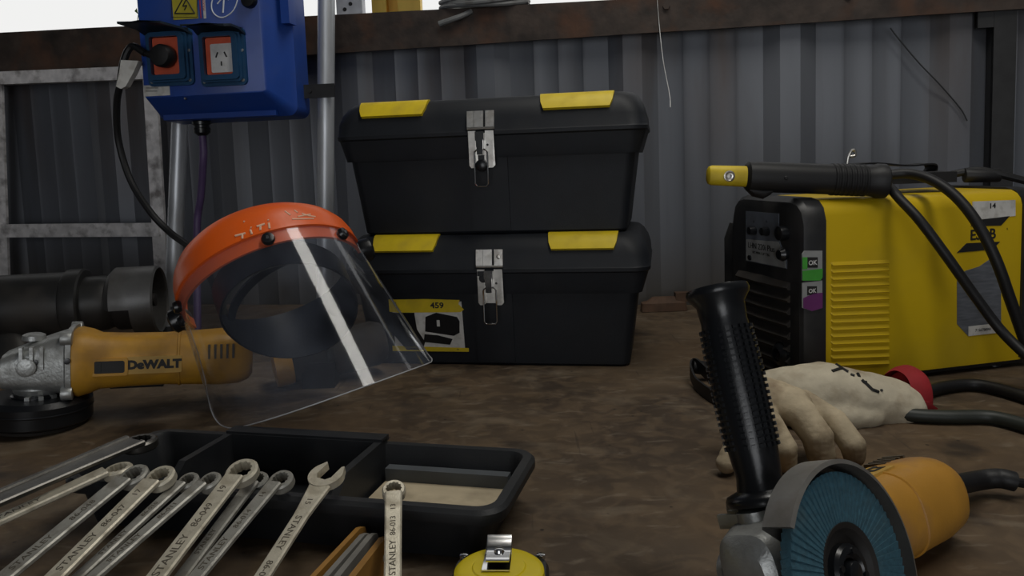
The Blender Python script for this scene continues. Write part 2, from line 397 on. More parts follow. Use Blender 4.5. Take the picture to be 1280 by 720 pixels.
mb = MB(WM); corrugated(mb, -2.75, 1.0, FLOORZ, 0.665, WPH); corrugated(mb, -2.75, 1.0, 0.98, CEILZ, WPH)
struct(mb.build('wall_back', M_wall, ang=20))
rx = 1.16
mb = MB(); mb.box((rx+0.02, -0.85, (FLOORZ+CEILZ)/2), (0.04, 5.1, CEILZ-FLOORZ)); struct(mb.build('wall_right', M_cladn))
mb = MB(); mb.box((-2.62, -0.6, (FLOORZ+CEILZ)/2), (0.04, 5.6, CEILZ-FLOORZ)); struct(mb.build('wall_left', M_cladn))
mb = MB()
for c, d in (((-1.95, -3.4, .435), (1.3, .05, CEILZ-FLOORZ)), ((.95, -3.4, .435), (.5, .05, CEILZ-FLOORZ)), ((-.3, -3.4, 1.55), (2.0, .05, .4))): mb.box(c, d)
struct(mb.build('wall_front', M_cladn))
mb = MB(); mb.box((-.7, -.45, FLOORZ-0.03), (3.9, 6.0, .06)); struct(mb.build('floor', M_conc))
mb = MB(); mb.box((-.7, -.5, CEILZ+0.03), (3.9, 6.0, .06)); struct(mb.build('ceiling', M_cladn))

# rusty angle beam along the top of the lower sheet
mb = MB(WM)
zb, zt = 0.606, 0.684
for (x0, x1) in ((-2.72, 0.72),):
    p = lambda x, dz: (x, dz)
    rings = []
    for i in range(41):
        x = x0+(x1-x0)*i/40
        t = (x+1.7)/2.3
        z1 = zt + 0.028*(1-t) - 0.016*t; z0 = zb
        w = 0.002*math.sin(9*x)+0.0015*math.sin(23*x)
        rings.append([(x, -0.052+w, z0), (x, -0.046+w, z0), (x, -0.046+w, z1-0.006), (x, 0.02, z1-0.006), (x, 0.02, z1), (x, -0.052+w, z1)])
    mb.loft(rings)
    mb.cyl((-0.02, -0.05, 0.66), (-0.02, -0.06, 0.66), 0.008, seg=6)
    mb.cyl((0.35, -0.05, 0.655), (0.35, -0.058, 0.655), 0.007, seg=6)
struct(mb.build('trim_1', M_rust, ang=40))
# corner post
q = onwall(1241, 200, 0.05).x
mb = MB(WM)
mb.box((q+0.021, -0.035, (FLOORZ+0.75)/2), (0.042, 0.012, 0.75-FLOORZ), 0.002)
mb.box((q+0.004, -0.005, (FLOORZ+0.75)/2), (0.008, 0.07, 0.75-FLOORZ), 0.002)
mb.box((q+0.0, -0.036, 0.600), (0.06, 0.008, 0.05), 0.002)
struct(mb.build('trim_2', M_dsteel))
# outside ground
mb = MB(); mb.box((-.7, 6.2, FLOORZ-0.1), (12, 7, 0.1)); g = struct(mb.build('trim_3', M_ground))

# ------------------------------------------------------------------ workbench
wk = thing('workbench', 'long workbench with a worn brown stained top carrying all the tools', 'workbench', loc=(-.5, 1.0, FLOORZ))
def wally(x): return WB.y + (x-WB.x)*WD.y/WD.x
poly = [(-2.5, 0.36), (1.12, 0.36), (1.12, wally(1.12)-0.033), (-2.5, wally(-2.5)-0.033)]
mb = MB(); mb.prism(poly, -0.035, 0.0, 0.003); mb.build('bench_top', M_bench, wk, world=True)
for x, y in ((-2.4, .45), (1.05, .45), (1.05, 1.55), (-2.4, 2.2)):
    mb = MB(); mb.box((x, y, (FLOORZ-0.035)/2-0.0), (.06, .06, -FLOORZ-0.035), 0.004); mb.build('leg', M_dsteel, wk, world=True)
mb = MB(); mb.box((-.675, .42, -.075), (3.4, .04, .08), 0.004); mb.build('apron', M_dsteel, wk, world=True)

# ------------------------------------------------------------------ toolboxes
TBF = atz(790, 459)                     # front right bottom corner of the lower toolbox
def tx(x, y, off=0.0):                  # pixel -> (x, z) on the boxes' front plane, x from the box centre
    p = atp(x, y, TBF+TN*off, TN); return (p-TBF).dot(TD)+0.224, p.z
TD = V((1, -0.19, 0)).normalized(); TN = V((TD.y, -TD.x, 0)); TBK = -TN
BD = 0.215                               # body depth
TBC = TBF - TD*0.224 + TBK*(BD/2)
BH = 0.2215
def toolbox(label, M, lower):
    t = thing('toolbox', label, 'toolbox', M, group='black toolboxes stacked on the bench')
    mb = MB(); rings = []
    for z, w, d in ((0, .434, .205), (.004, .442, .213), (.06, .456, .222), (.128, .474, .236), (.138, .478, .24)):
        rings.append([(x, y, z) for x, y in rrect(w, d, .016)])
    mb.loft(rings)
    # raised centre panel and corner ribs on the front
    for z0, z1, y0, y1 in ((0.006, 0.126, -.1075, -.1185),):
        mb.loft([[(-.03, y0-.0025, z0), (.033, y0-.0025, z0), (.033, y0+.01, z0), (-.03, y0+.01, z0)], [(-.03, y1-.0025, z1), (.033, y1-.0025, z1), (.033, y1+.01, z1), (-.03, y1+.01, z1)]])
    mb.build('body', M_black, t)
    mb = MB(); rings = []
    for z, w, d, r in ((.124, .470, .234, .018), (.124, .486, .250, .02), (.130, .490, .254, .022), (.158, .507, .266, .028), (.1605, .513, .272, .03), (.166, .514, .273, .03), (.1685, .511, .270, .03),
                    (.185, .509, .268, .032), (.200, .500, .257, .034), (.212, .486, .238, .034), (.219, .470, .218, .034), (.2205, .452, .20, .03)):
        rings.append([(x, y, z) for x, y in rrect(w, d, r, 6)])
    mb.loft(rings)
    mb.build('lid', M_black, t)
    # yellow organiser tabs wrapped over the front top edge
    for x0, x1 in (TABS_L if lower else TABS_U):
        mb = MB(); pr = [(-.1045, .2208), (-.112, .2200), (-.1195, .2155), (-.1275, .2065), (-.1335, .1965)]
        rings = []
        for i, (y, z) in enumerate(pr):
            ins = (0, 0, .0008, .0022, .0065)[i]
            rings.append([(x0+ins, y-.0018, z+.0012), (x1-ins, y-.0018, z+.0012), (x1-ins, y+.006, z-.004), (x0+ins, y+.006, z-.004)])
        mb.loft(rings); mb.build('tab', M_yel, t)
    # latch
    lx = LX_L if lower else LX_U
    lt = MB()
    for a, b in ((-.022, -.011), (-.0105, .0045), (.008, .022)):
        lt.box((lx+(a+b)/2, -.1365, .185), (b-a, .004, .026), 0.001, R=Matrix.Rotation(math.radians(-8), 3, 'X'))
    lt.cyl((lx-.022, -.138, .1705), (lx+.022, -.138, .1705), .0022, seg=10)
    if lower: lt.lathe([(.0035, 0), (.003, .0015), (.001, .002)], zframe((0, -1, 0), (lx+.015, -.1385, .186)), 10)
    lt = lt.build('latch_plate', M_steel, t)
    hs = MB(); ztop, zbt = .1665, .108
    for a, b in ((-.020, -.008), (.0075, .021)):
        hs.prism([(lx+a, ztop), (lx+b, ztop), (lx+b, zbt+.004), (lx+b-.004, zbt), (lx+a+.004, zbt), (lx+a, zbt+.004)], .1375, .1395, 0.0006) if False else None
        pl = [(lx+a, ztop), (lx+b, ztop), (lx+b+.001, zbt+.004), (lx+b-.003, zbt), (lx+a+.003, zbt), (lx+a, zbt+.004)]
        hs.loft([[(x, -.1375-.002*(z > .15), z) for x, z in pl], [(x, -.1405-.002*(z > .15), z) for x, z in pl]])
    hs.box((lx, -.1375, .137), (.026, .0018, .052), 0.0005)
    hs.build('hasp', M_steel, lt)
    tg = MB()
    tg.box((lx-.001, -.1445, .158), (.014, .006, .014), 0.0015); tg.box((lx-.001, -.1455, .147), (.011, .005, .012), 0.0015)
    tg.box((lx-.001, -.1445, .136), (.010, .004, .014), 0.001); tg.lathe([(.0024, 0), (.0018, .0014)], zframe((0, -1, 0), (lx+.011, -.141, .144)), 8)
    tg.build('tongue', M_chrome, lt)
    wb = MB(); w = .0105; zt_, zb_ = .133, .079 if not lower else .078
    wb.tube([(lx-w, -.144, zt_), (lx-w, -.1445, zb_+.004), (lx-w+.003, -.1445, zb_), (lx+w-.003, -.1445, zb_), (lx+w, -.1445, zb_+.004), (lx+w, -.144, zt_), (lx+w*.6, -.1435, zt_+.004), (lx-w*.6, -.1435, zt_+.004), (lx-w, -.144, zt_)], .0013, 8)
    wb.build('wire_bail', M_chrome, lt)
    pl = MB()
    if not lower:
        pl.lathe([(.0085, 0), (.010, .003), (.009, .010), (.005, .012)], zframe((0, -1, 0), (lx, -.137, .112)), 18); pl.box((lx, -.139, .122), (.01, .008, .012), .002)
    else:
        pl.lathe([(.006, 0), (.007, .002), (.005, .005)], zframe((0, -1, 0), (lx-.010, -.142, .152)), 12); pl.box((lx-.013, -.143, .160), (.012, .005, .008), .002)
    pl.build('latch_pivot', M_gloss, lt)
    return t
TABS_U = [[tx(453, 128)[0], tx(537, 126)[0]], [tx(676, 117)[0], tx(768, 113)[0]]]
TABS_L = [[tx(470, 297)[0], tx(550, 296)[0]], [tx(686, 293)[0], tx(773, 291)[0]]]
LX_U = tx(606, 160)[0]; LX_L = tx(617, 335)[0]
ML = frame(TD, (0, 0, 1), TBC)
MU = frame(TD, (0, 0, 1), TBC + V((0, 0, BH)) + TD*0.0)
toolbox('black toolbox with yellow tabs stacked on top of the stickered one', MU, False)
tl = toolbox('black toolbox with yellow tabs and torn sticker standing on the bench', ML, True)
# torn sticker on the lower box
stx0, stz1 = tx(489, 373, .004); stx1, stz0 = tx(583, 440, .004)
FA = math.atan2(0.0135, .13)
def SF(x, z, o=0.0):   # point on the lower box's front face
    y = .1065+.0045*(z-.004)/.056 if z < .06 else .111+.007*(z-.06)/.068
    return V((x, -y-.0005-o, z))
def facepoly(mb, pts, o, th=0.0004):
    mb.loft([[SF(x, z, o) for x, z in pts], [SF(x, z, o+th) for x, z in pts]])
sw, sh = stx1-stx0, stz1-stz0
def sp(u, v): return (stx0+u*sw, stz0+v*sh)
mb = MB(); facepoly(mb, [sp(.02, .02), sp(.98, .02), sp(.97, .95), sp(.02, .95)], 0.0)
st = mb.build('sticker', M_paper, tl)
mb = MB(); facepoly(mb, [sp(-.02, .76), sp(.1, .74), sp(.95, .75), sp(1.0, .80), sp(.93, .9), sp(.95, .98), sp(.5, 1.0), sp(-.02, .99)], 0.0006)
facepoly(mb, [sp(-.02, .0), sp(1.03, .0), sp(1.03, .07), sp(.9, .075), sp(-.02, .10)], 0.0006); mb.build('yellow_band', M_yel, st)
mb = MB()
facepoly(mb, [sp(.45, .38), sp(.47, .66), sp(.62, .74), sp(.9, .66), sp(.93, .58), sp(.92, .36), sp(.84, .30)], 0.0006)
facepoly(mb, [sp(.42, .18), sp(.44, .33), sp(.62, .31), sp(.82, .24), sp(.78, .13)], 0.0006)
facepoly(mb, [sp(.0, .74), sp(.32, .74), sp(.34, .42), sp(.44, .18), sp(.40, .02), sp(.18, .02), sp(.02, .3)], 0.0006)
mb.mat(1); facepoly(mb, [sp(.62, .48), sp(.66, .48), sp(.66, .60), sp(.62, .60)], 0.0012)
mb.build('box_picture', [M_gloss, M_paper], st)
mb = MB()
p = sp(.64, .875); TT = Matrix.Translation(SF(p[0], p[1], .0013)) @ Matrix.Rotation(PI/2+math.radians(5.6), 4, 'X')
mb.text('459', .0135, TT, .0002, .0004, 1.15)
p = sp(.06, .92); mb.text('10', .006, Matrix.Translation(SF(p[0], p[1], .0013)) @ Matrix.Rotation(PI/2+math.radians(5.6), 4, 'X'), .0002)
p = sp(.88, .045); mb.text('16', .004, Matrix.Translation(SF(p[0], p[1], .0013)) @ Matrix.Rotation(PI/2+math.radians(5.6), 4, 'X'), .0002)
mb.build('lettering', M_ink, st)

# ------------------------------------------------------------------ steel poles, blue outlet box and its cables
pl0, pl1 = atz(214, 418), aty(225, 150, 1.655); dirp = (pl1-pl0).normalized()
pr0, pr1 = atz(406, 421), aty(408, 0, 1.58); dirr = (pr1-pr0).normalized()
def pole(label, p0, d, z1):
    t = thing('steel_pole', label, 'pole', loc=p0, group='poles carrying the blue outlet box')
    p1 = p0+d*(z1/d.z)
    mb = MB(); mb.tube([p0+d*.004, p1], .0165, 24); mb.build('tube', M_galv, t, world=True)
    mb = MB(); mb.lathe([(.03, 0), (.032, .002), (.032, .005), (.019, .008), (.018, .02)], Matrix.Translation(p0), 24); mb.build('foot', M_dsteel, t, world=True)
    return t
pole('galvanised steel pole left of the blue box, passing behind the orange brow band', pl0, dirp, 1.0)
pole('galvanised steel pole right of the blue box, beside the stacked toolboxes', pr0, dirr, 1.0)
BN = V((-0.16, -1, 0)).normalized(); BX = V((-BN.y, BN.x, 0))*1.0
BX = V((1, -0.16, 0)).normalized(); BN = V((BX.y, -BX.x, 0))
BO = aty(280, 110, 1.50)                    # on the box's front plane
def bp(x, y, off=0.0):
    p = atp(x, y, BO+BN*off, BN); return (p-BO).dot(BX), p.z-BO.z
BM = frame(BX, (0, 0, 1), BO)               # local: x right, -y towards the viewer, z up
bt = thing('outlet_box', 'blue moulded power outlet box with two sockets hanging above the bench', 'power outlet', BM)
xl, zl = bp(180, 110); xr, _ = bp(327, 60); zbm = bp(250, 119)[1]; ztp = zbm+.36
mb = MB(); rings = []
fx0, fx1, fz0, fz1 = xl, xr, zbm, ztp
cxm, czm = (fx0+fx1)/2, (fz0+fz1)/2
for y, e0, e1, eb, r in ((.0, 0, 0, 0, .006), (.004, .006, .006, .004, .01), (.045, .012, .030, .036, .016), (.052, .02, .040, .042, .018), (.105, .02, .042, .046, .018), (.108, .018, .040, .042, .016)):
    x0, x1, z0, z1 = fx0-e0*.3, fx1+e1, fz0-eb, fz1+eb
    rings.append([(x, y, z) for x, z in rrect(x1-x0, z1-z0, r, 4, (x0+x1)/2, (z0+z1)/2)])
mb.loft(rings)
a = bp(205, 141, -.045); b_ = bp(345, 141, -.045)
mb.box(((fx0+fx1)/2+.01, .038, fz0-.036), (fx1-fx0-.01, .012, .010), .003)   # bottom ridge
mb.box((fx1+.040, .035, fz0+.30), (.016, .03, .35), .005)                     # door hinge rib
mb.build('housing', M_blue, bt)
def socket(x0, x1, y0, y1, plug):
    ax, az1 = bp(x0, y0); bx, az0 = bp(x1, y1)
    w, h = bx-ax, az1-az0; cx, cz = (ax+bx)/2, (az0+az1)/2
    mb = MB()
    for i, (k, y) in enumerate(((1.0, -.006), (.88, -.012), (.80, -.018))):
        o = [(x, z) for x, z in rrect(w*k, h*k, .009*k, 4, cx, cz)]; n_ = [(x, z) for x, z in rrect(w*.62, h*.66, .004, 4, cx-.003, cz+.002)]
        mb.loft([[(x, 0.002, z) for x, z in o], [(x, y, z) for x, z in o], [(x, y, z) for x, z in n_], [(x, 0.002, z) for x, z in n_], [(x, 0.002, z) for x, z in o]], False, False)
    sf = mb.build('socket', M_teal, bt)
    mb = MB()
    for sx, sz in ((-.42, -.42), (.42, -.42), (.44, .1)):
        mb = MB(); mb.lathe([(.0032, 0), (.0028, .001)], zframe((0, -1, 0), (cx+sx*w, -.006, cz+sz*h)), 8); mb.build('screw', M_steel, sf)
    mb = MB(); mb.prism([(x, z) for x, z in rrect(w*.60, h*.64, .004, 4, cx-.003, cz+.002)], 0, 0)if False else None
    o = rrect(w*.61, h*.65, .004, 4, cx-.003, cz+.002)
    mb = MB(); mb.loft([[(x, .0015, z) for x, z in o], [(x, -.008, z) for x, z in o]]); mb.build('surround', M_red, sf)
    if not plug:
        o = rrect(w*.47, h*.50, .003, 4, cx+.001, cz-.002)
        mb = MB(); mb.loft([[(x, -.0075, z) for x, z in o], [(x, -.0105, z) for x, z in o]]); fp = mb.build('face', M_white, sf)
        mb = MB()
        for dx, dz, a in ((-.008, .004, 25), (.009, .004, -25), (.0, -.012, 0)):
            mb = MB(); mb.box((cx+dx, -.0105, cz+dz), (.0028, .001, .0105 if a else .008), 0.0003, R=Matrix.Rotation(math.radians(a), 3, 'Y')); mb.build('pin_slot', M_ink, fp)
    # lid flipped up
    zt = cz+h*.44
    mb = MB()
    th = .004
    sec = [(0.0, 0.0), (-.02, .008), (-.045, .010), (-.066, .006 if not plug else .012)]
    rings = []
    for i, (y, z) in enumerate(sec):
        ww = w*.52*(1-.04*i)
        sh_ = -.005*i if plug else 0
        rings.append([(cx-ww+sh_, y-.004, zt+z), (cx+ww+sh_, y-.004, zt+z-.004), (cx+ww+sh_, y-.004, zt+z-.004-th), (cx+sh_, y-.004, zt+z-th+.004), (cx-ww+sh_, y-.004, zt+z-th)])
    mb.loft(rings); mb.box((cx, -.004, zt), (w*.9, .008, .012), .002)
    mb.build('lid', M_dteal, sf)
    return V((cx, -.01, cz))
c1 = socket(183, 245, 38, 106, True)
c2 = socket(249, 311, 38, 106, False)
def boxplate(name, x0, x1, y0, y1, m, o=.0006, parent=None):
    a = bp(x0, y0); b = bp(x1, y1)
    mb = MB(); mb.box(((a[0]+b[0])/2, -o, (a[1]+b[1])/2), (b[0]-a[0], .0008, a[1]-b[1])); return mb.build(name, m, parent or bt)
wl = boxplate('warning_label', 214, 248, -18, 23, M_warn)
boxplate('red_label', 248, 252, -20, 23, M_lred); wl2 = boxplate('white_label', 252, 258, -20, 23, M_paper)
ws = boxplate('small_label', 180, 213, 107, 119, M_paper)
def bpt(x, y, o=.0014): a = bp(x, y); return V((a[0], -o, a[1]))
mb = MB()
for a, b in (((219, 17), (231, -5)), ((231, -5), (244, 17)), ((244, 17), (219, 17)), ((233, 0), (229, 8)), ((229, 8), (234, 7)), ((234, 7), (231, 13))): mb.tube([bpt(*a), bpt(*b)], .0012, 6)
mb.tube([bpt(215, -17), bpt(247, -17), bpt(247, 21.5), bpt(215, 21.5), bpt(215, -17)], .0006, 6)
mb.build('hazard_symbol', M_ink, wl)
mb = MB()
a = bp(255, 2); mb.text('MAXIMUM', .007, Matrix.Translation(V((a[0], -.0012, a[1]))) @ Matrix.Rotation(PI/2, 4, 'X') @ Matrix.Rotation(PI/2, 4, 'Z'), .0001)
mb.build('lettering', M_lred, wl2)
mb = MB(); mb.tube([bpt(183, 110), bpt(198, 110)], .0006, 5); mb.tube([bpt(183, 114), bpt(197, 114)], .0005, 5)
mb.build('print', M_ink, ws)
mb = MB()
circ = [bpt(x, y, .0008) for x, y in ((271, -12), (265, 3), (266, 14), (273, 21), (282, 21), (292, 13), (297, 0), (297, -14), (285, -22), (275, -18), (271, -12))]
mb.tube(catmull(circ, 6), .0011, 6); mb.tube([bpt(281, -14, .0008), bpt(279, 16, .0008)], .0015, 6); mb.tube([bpt(272, 5, .0008), bpt(281, -6, .0008), bpt(286, 0, .0008)], .0013, 6)
mb.build('marker_drawing', M_winkr, bt)
mb = MB(); a = bp(313, 1); mb.lathe([(.014, 0), (.014, .010), (.012, .013), (.004, .014)], zframe((0, -1, 0), (a[0], 0, a[1])), 20); mb.build('lock_knob', M_gloss, bt)
mb = MB(); mb.lathe([(.002, 0), (.0025, -.003)], zframe((0, -1, 0), bpt(231, 123, 0)), 8); mb.build('screw', M_steel, bt)
gx = bp(252, 155, -.07)[0]; gz = fz0-.046
mb = MB(); mb.lathe([(.018, 0), (.018, .006), (.015, .007), (.015, .012), (.017, .013), (.016, .022), (.009, .028)], Matrix.Translation((gx, .07, gz+.002)) @ Matrix.Rotation(PI, 4, 'X'), 12); mb.build('cable_gland', M_gloss, bt)
# bracket from the box back to the right pole
br = BM.inverted() @ (pr0+dirr*((BO.z+fz0+.02)/dirr.z))
lp = BM.inverted() @ (pl0+dirp*((BO.z+fz0+.02)/dirp.z))
for px_, sgn in ((br, 1), (lp, -1)):
    mb = MB(); yb_ = px_.y-.0165-.003; xe_ = fx1+.02 if sgn > 0 else fx0+.03; zz = fz0+.005 if sgn > 0 else fz0+.10
    mb.box(((xe_+px_.x)/2+sgn*.012, yb_, zz), (abs(px_.x-xe_)+.024, .005, .026), .001); mb.lathe([(.004, 0), (.003, .003)], zframe((0, -1, 0), (px_.x-.024*sgn, yb_-.0025, zz)), 8)
    mb.build('bracket', M_dsteel, bt)

# black lead plugged into the left socket
et = thing('extension_lead', 'black lead plugged into the left socket, drooping down to the bench', 'cable', loc=(BM @ c1))
mb = MB(); mb.lathe([(.019, 0), (.021, .004), (.021, .020), (.018, .026), (.008, .028)], BM @ zframe((0, -1, 0), c1+V((-.001, -.002, 0))), 24)
mb.box(V((0, 0, 0)), (.001, .001, .001)) if False else None
plugend = BM @ (c1+V((-.018, -.018, .002)))
mb.tube([BM @ (c1+V((-.004, -.016, .001))), plugend, BM @ (c1+V((-.034, -.018, .006)))], [.010, .008, .005], 12)
pg = mb.build('plug', M_blackr, et, world=True)
c0 = BM @ (c1+V((-.034, -.018, .006)))
cab = [c0, aty(165, 58, 1.50), aty(155, 75, 1.50), aty(150, 105, 1.50), aty(146, 130, 1.52), aty(148, 175, 1.55), aty(163, 225, 1.55), aty(188, 265, 1.53), aty(213, 291, 1.52), aty(240, 312, 1.48), aty(262, 345, 1.45), atz(290, 415, .006)]
mb = MB(); mb.tube(catmull(cab, 8), .0066, 10); cb = mb.build('cable', M_cable, et, world=True)
mb = MB()
tg = [aty(x, y, 1.492) for x, y in ((151, 75), (173, 76), (167, 90), (157, 108), (151, 111), (145, 108), (149, 90))]
mb.loft([[p for p in tg], [p+V((0, .018, 0)) for p in tg]]); mb.build('paper_tag', M_paper, et, world=True, ang=20)

# purple cable from the gland
gp = BM @ V((gx, .07, gz-.02))
mb = MB(); mb.tube(catmull([gp+V((0, 0, .01)), gp+V((0, 0, -.03)), aty(254, 200, gp.y-.0), aty(251, 245, gp.y+.02), aty(246, 290, gp.y+.03), atz(247, 425, .007)], 8), .0075, 12)
solo(mb, 'purple_cable', M_purple, 'purple cable hanging straight down from under the blue box', 'cable', gp+V((0, 0, -.5)))

# pale rack frame against the wall
ft = thing('storage_rack', 'pale chipped steel frame of flat bars leaning against the corrugated wall', 'frame', loc=atp(200, 385, WB+WN*.09, WN)*1.0)
def bar(name, a, b, w, off=.085):
    p, q_ = atp(*a, WB+WN*off, WN), atp(*b, WB+WN*off, WN)
    d = (q_-p); L_ = d.length; M = frame(d, WN, (p+q_)/2)
    mb = MB(M); mb.box((0, 0, 0), (L_, w, .008), .0012); mb.box((0, -w/2+.003, -.012), (L_, .006, .024), .001)
    mb.build(name, M_pale, ft, world=True)
bar('top_rail', (-60, 100), (196, 90), .032)
bar('upright', (187, 85), (204, 372), .036, .077)
bar('cross_bar', (-60, 289), (199, 287), .034)
bar('upright', (-4, 100), (6, 380), .034, .077)

# ------------------------------------------------------------------ wires, coil and things beyond the beam
def beamtop(x, y, off=.03): return atp(x, y, WB+WN*off, WN)
mb = MB(); zt0 = beamtop(605, 18).z
ct = thing('cable_coil', 'coil of grey cable lying on top of the rusty beam', 'cable coil', loc=beamtop(605, 18))
mb = MB()
ctr = beamtop(607, 9, .012)
pts = []
for k in range(6*26+1):
    a = 2*PI*k/26; n_ = k/26
    R0 = .098+.006*math.sin(n_*2.3); pts.append(WM @ (WI @ ctr + V((R0*math.cos(a), -.012+(.045+.004*math.cos(n_*3))*math.sin(a), -.006+.0062*n_+.004*math.sin(a*2+n_)))))
mb.tube(pts, .0055, 8); mb.build('loops', M_gcable, ct, world=True)
mb = MB(); mb.tube(catmull([beamtop(590, 14, .05), beamtop(577, 20, .058), beamtop(566, 24, .062), beamtop(549, 30, .062)], 6), [.006, .007], 10); mb.build('cable_end', M_gcable, ct, world=True)
mb = MB(); mb.tube(catmull([beamtop(657, 0, .03), beamtop(663, 8, .045), beamtop(659, 20, .05), beamtop(650, 16, .05)], 6), .0016, 6); mb.build('tie_wire', M_steel, ct, world=True)

h0 = atp(821, -8, WB+WN*.056, WN)
mb = MB(); mb.tube(catmull([h0, atp(824, 30, WB+WN*.058, WN), atp(829, 75, WB+WN*.058, WN), atp(837, 118, WB+WN*.06, WN), atp(838, 134, WB+WN*.06, WN)], 6), .0011, 6)
solo(mb, 'tie_wire', M_steel, 'thin pale wire hanging from the beam right of the toolboxes', 'wire', atp(838, 134, WB+WN*.06, WN))
mb = MB(); mb.tube(catmull([atp(x, y, WB+WN*.028, WN) for x, y in ((1113, 35), (1122, 47), (1149, 79), (1175, 106), (1200, 135), (1209, 151))], 6), .0014, 6)
solo(mb, 'stray_wire', M_cable, 'thin dark wire slanting across the wall above the welder', 'wire', atp(1209, 151, WB+WN*.028, WN))

Yo = 2.55
yp = thing('yellow_post', 'sunlit yellow post standing outside beyond the rusty beam', 'post', loc=V((aty(497, 20, Yo).x, Yo, FLOORZ-.05)))
xa, xb = aty(467, 15, Yo).x, aty(527, 15, Yo).x
zc = (FLOORZ+1.1)/2
mb = MB()
mb.box(((xa+xb)/2, Yo+.03, zc), (xb-xa, .008, 1.2-FLOORZ)); mb.box((xa+.022, Yo, zc), (.044, .06, 1.2-FLOORZ), .004); mb.box((xb-.035, Yo, zc), (.07, .06, 1.2-FLOORZ), .004); mb.build('channel', M_post, yp, world=True)
mb = MB(); mb.box(((xa+xb)/2, Yo, FLOORZ-.04), (.22, .2, .012)); mb.build('foot_plate', M_dsteel, yp, world=True)
# perforated white upright
xa, xb = aty(421, 15, 2.2).x, aty(453, 15, 2.2).x; cxp = (xa+xb)/2
mb = MB(); mb.box((cxp, 2.2, zc), (xb-xa, .006, 1.2-FLOORZ)); mb.box((xb-.004, 2.225, zc), (.008, .05, 1.2-FLOORZ)); mb.mat(1)
for zz in [.60+.032*i for i in range(16)]:
    mb.lathe([(.0055, 0), (.005, .0015)], zframe((0, -1, 0), (cxp-.012, 2.1965, zz)), 10); mb.lathe([(.0055, 0), (.005, .0015)], zframe((0, -1, 0), (cxp+.004, 2.1965, zz+.014)), 10)
solo(mb, 'perforated_upright', [M_sheet, M_ink], 'white perforated steel upright outside, just right of the steel pole top', 'upright', (cxp, 2.2, FLOORZ))
# sprig of weed above the beam
w0 = beamtop(172, 36, 0.0)
mb = MB(); mb.tube([w0, beamtop(172, 24, 0.0), beamtop(173, 18, 0.0)], .001, 5)
for a, b, c in (((173, 18), (168, 14), (171, 10)), ((173, 18), (177, 17), (175, 8))):
    mb.loft([[beamtop(*a, 0), beamtop(*b, 0), beamtop(*c, 0)], [beamtop(*a, .002), beamtop(*b, .003), beamtop(*c, .002)]])
solo(mb, 'weed', M_leaf, 'tiny green sprig of weed growing above the beam beside the blue box', 'weed', w0)

# ------------------------------------------------------------------ bench grinder (far left)
gt = thing('bench_grinder', 'black bench grinder with grey wheel guard behind the yellow angle grinder', 'bench grinder', loc=atz(60, 440))
Yg = 1.50
ga = aty(-60, 392, Yg-.065); gb = aty(203, 376, Yg); gx_ = (gb-ga).normalized()
gz0 = aty(60, 392, Yg).z
GM = frame(gx_, (0, 0, 1), aty(203, 374, Yg))         # x along the shaft, origin at guard's open end
r_ = lambda px: px/F*Yg
mb = MB(GM); X = zframe((1, 0, 0))
def lx_(pr): return [(r, z) for r, z in pr]
mb.lathe([(.02, -.50), (.05, -.495), (r_(40), -.47), (r_(41), -.46), (r_(41), -.165), (r_(43), -.163), (r_(44), -.158), (r_(44), -.135), (r_(42), -.132), (r_(35), -.131)], X, 40); mb.build('motor', M_motor, gt, world=True)
mb = MB(GM); mb.lathe([(r_(34), -.135), (r_(34), -.10), (r_(31), -.085), (r_(25), -.07), (r_(24), -.05), (.02, -.045)], X, 36); mb.build('end_bell', M_motor, gt, world=True)
# wheel guard: the inboard half is cut away below, the outboard half goes all round
mb = MB(GM)
Rg = r_(43)
mb.lathe([(.022, -.088), (Rg-.010, -.088), (Rg, -.078), (Rg, -.044), (Rg-.005, -.044), (Rg-.005, -.076), (Rg-.012, -.083), (.022, -.083)], zframe((1, 0, 0), (0, 0, 0), (0, 0, 1)), 40, False, False, math.radians(-100), math.radians(96))
mb.lathe([(Rg-.005, -.044), (Rg, -.044), (Rg, -.006), (Rg-.004, -.003), (Rg-.006, -.006), (Rg-.005, -.044)], zframe((1, 0, 0), (0, 0, 0), (0, 0, 1)), 48, False, False); mb.build('wheel_guard', M_gsteel, gt, world=True)
mb = MB(GM); mb.lathe([(.012, -.08), (Rg-.014, -.078), (Rg-.012, -.074), (Rg-.012, -.040), (Rg-.014, -.036), (.03, -.036), (.03, -.03), (.012, -.028), (.012, -.012), (.002, -.01)], X, 40); mb.build('grinding_wheel', M_hub, gt, world=True)
gzb = GM.translation.z
mb = MB(); base = GM @ V((-.30, 0, 0))
mb.loft([[(base.x+x, base.y+y, 0.001) for x, y in rrect(.22, .15, .02)], [(base.x+x, base.y+y, .02) for x, y in rrect(.21, .14, .02)], [(base.x+x, base.y+y, gzb-.03) for x, y in rrect(.14, .07, .02)]]); mb.build('pedestal', M_motor, gt, world=True)

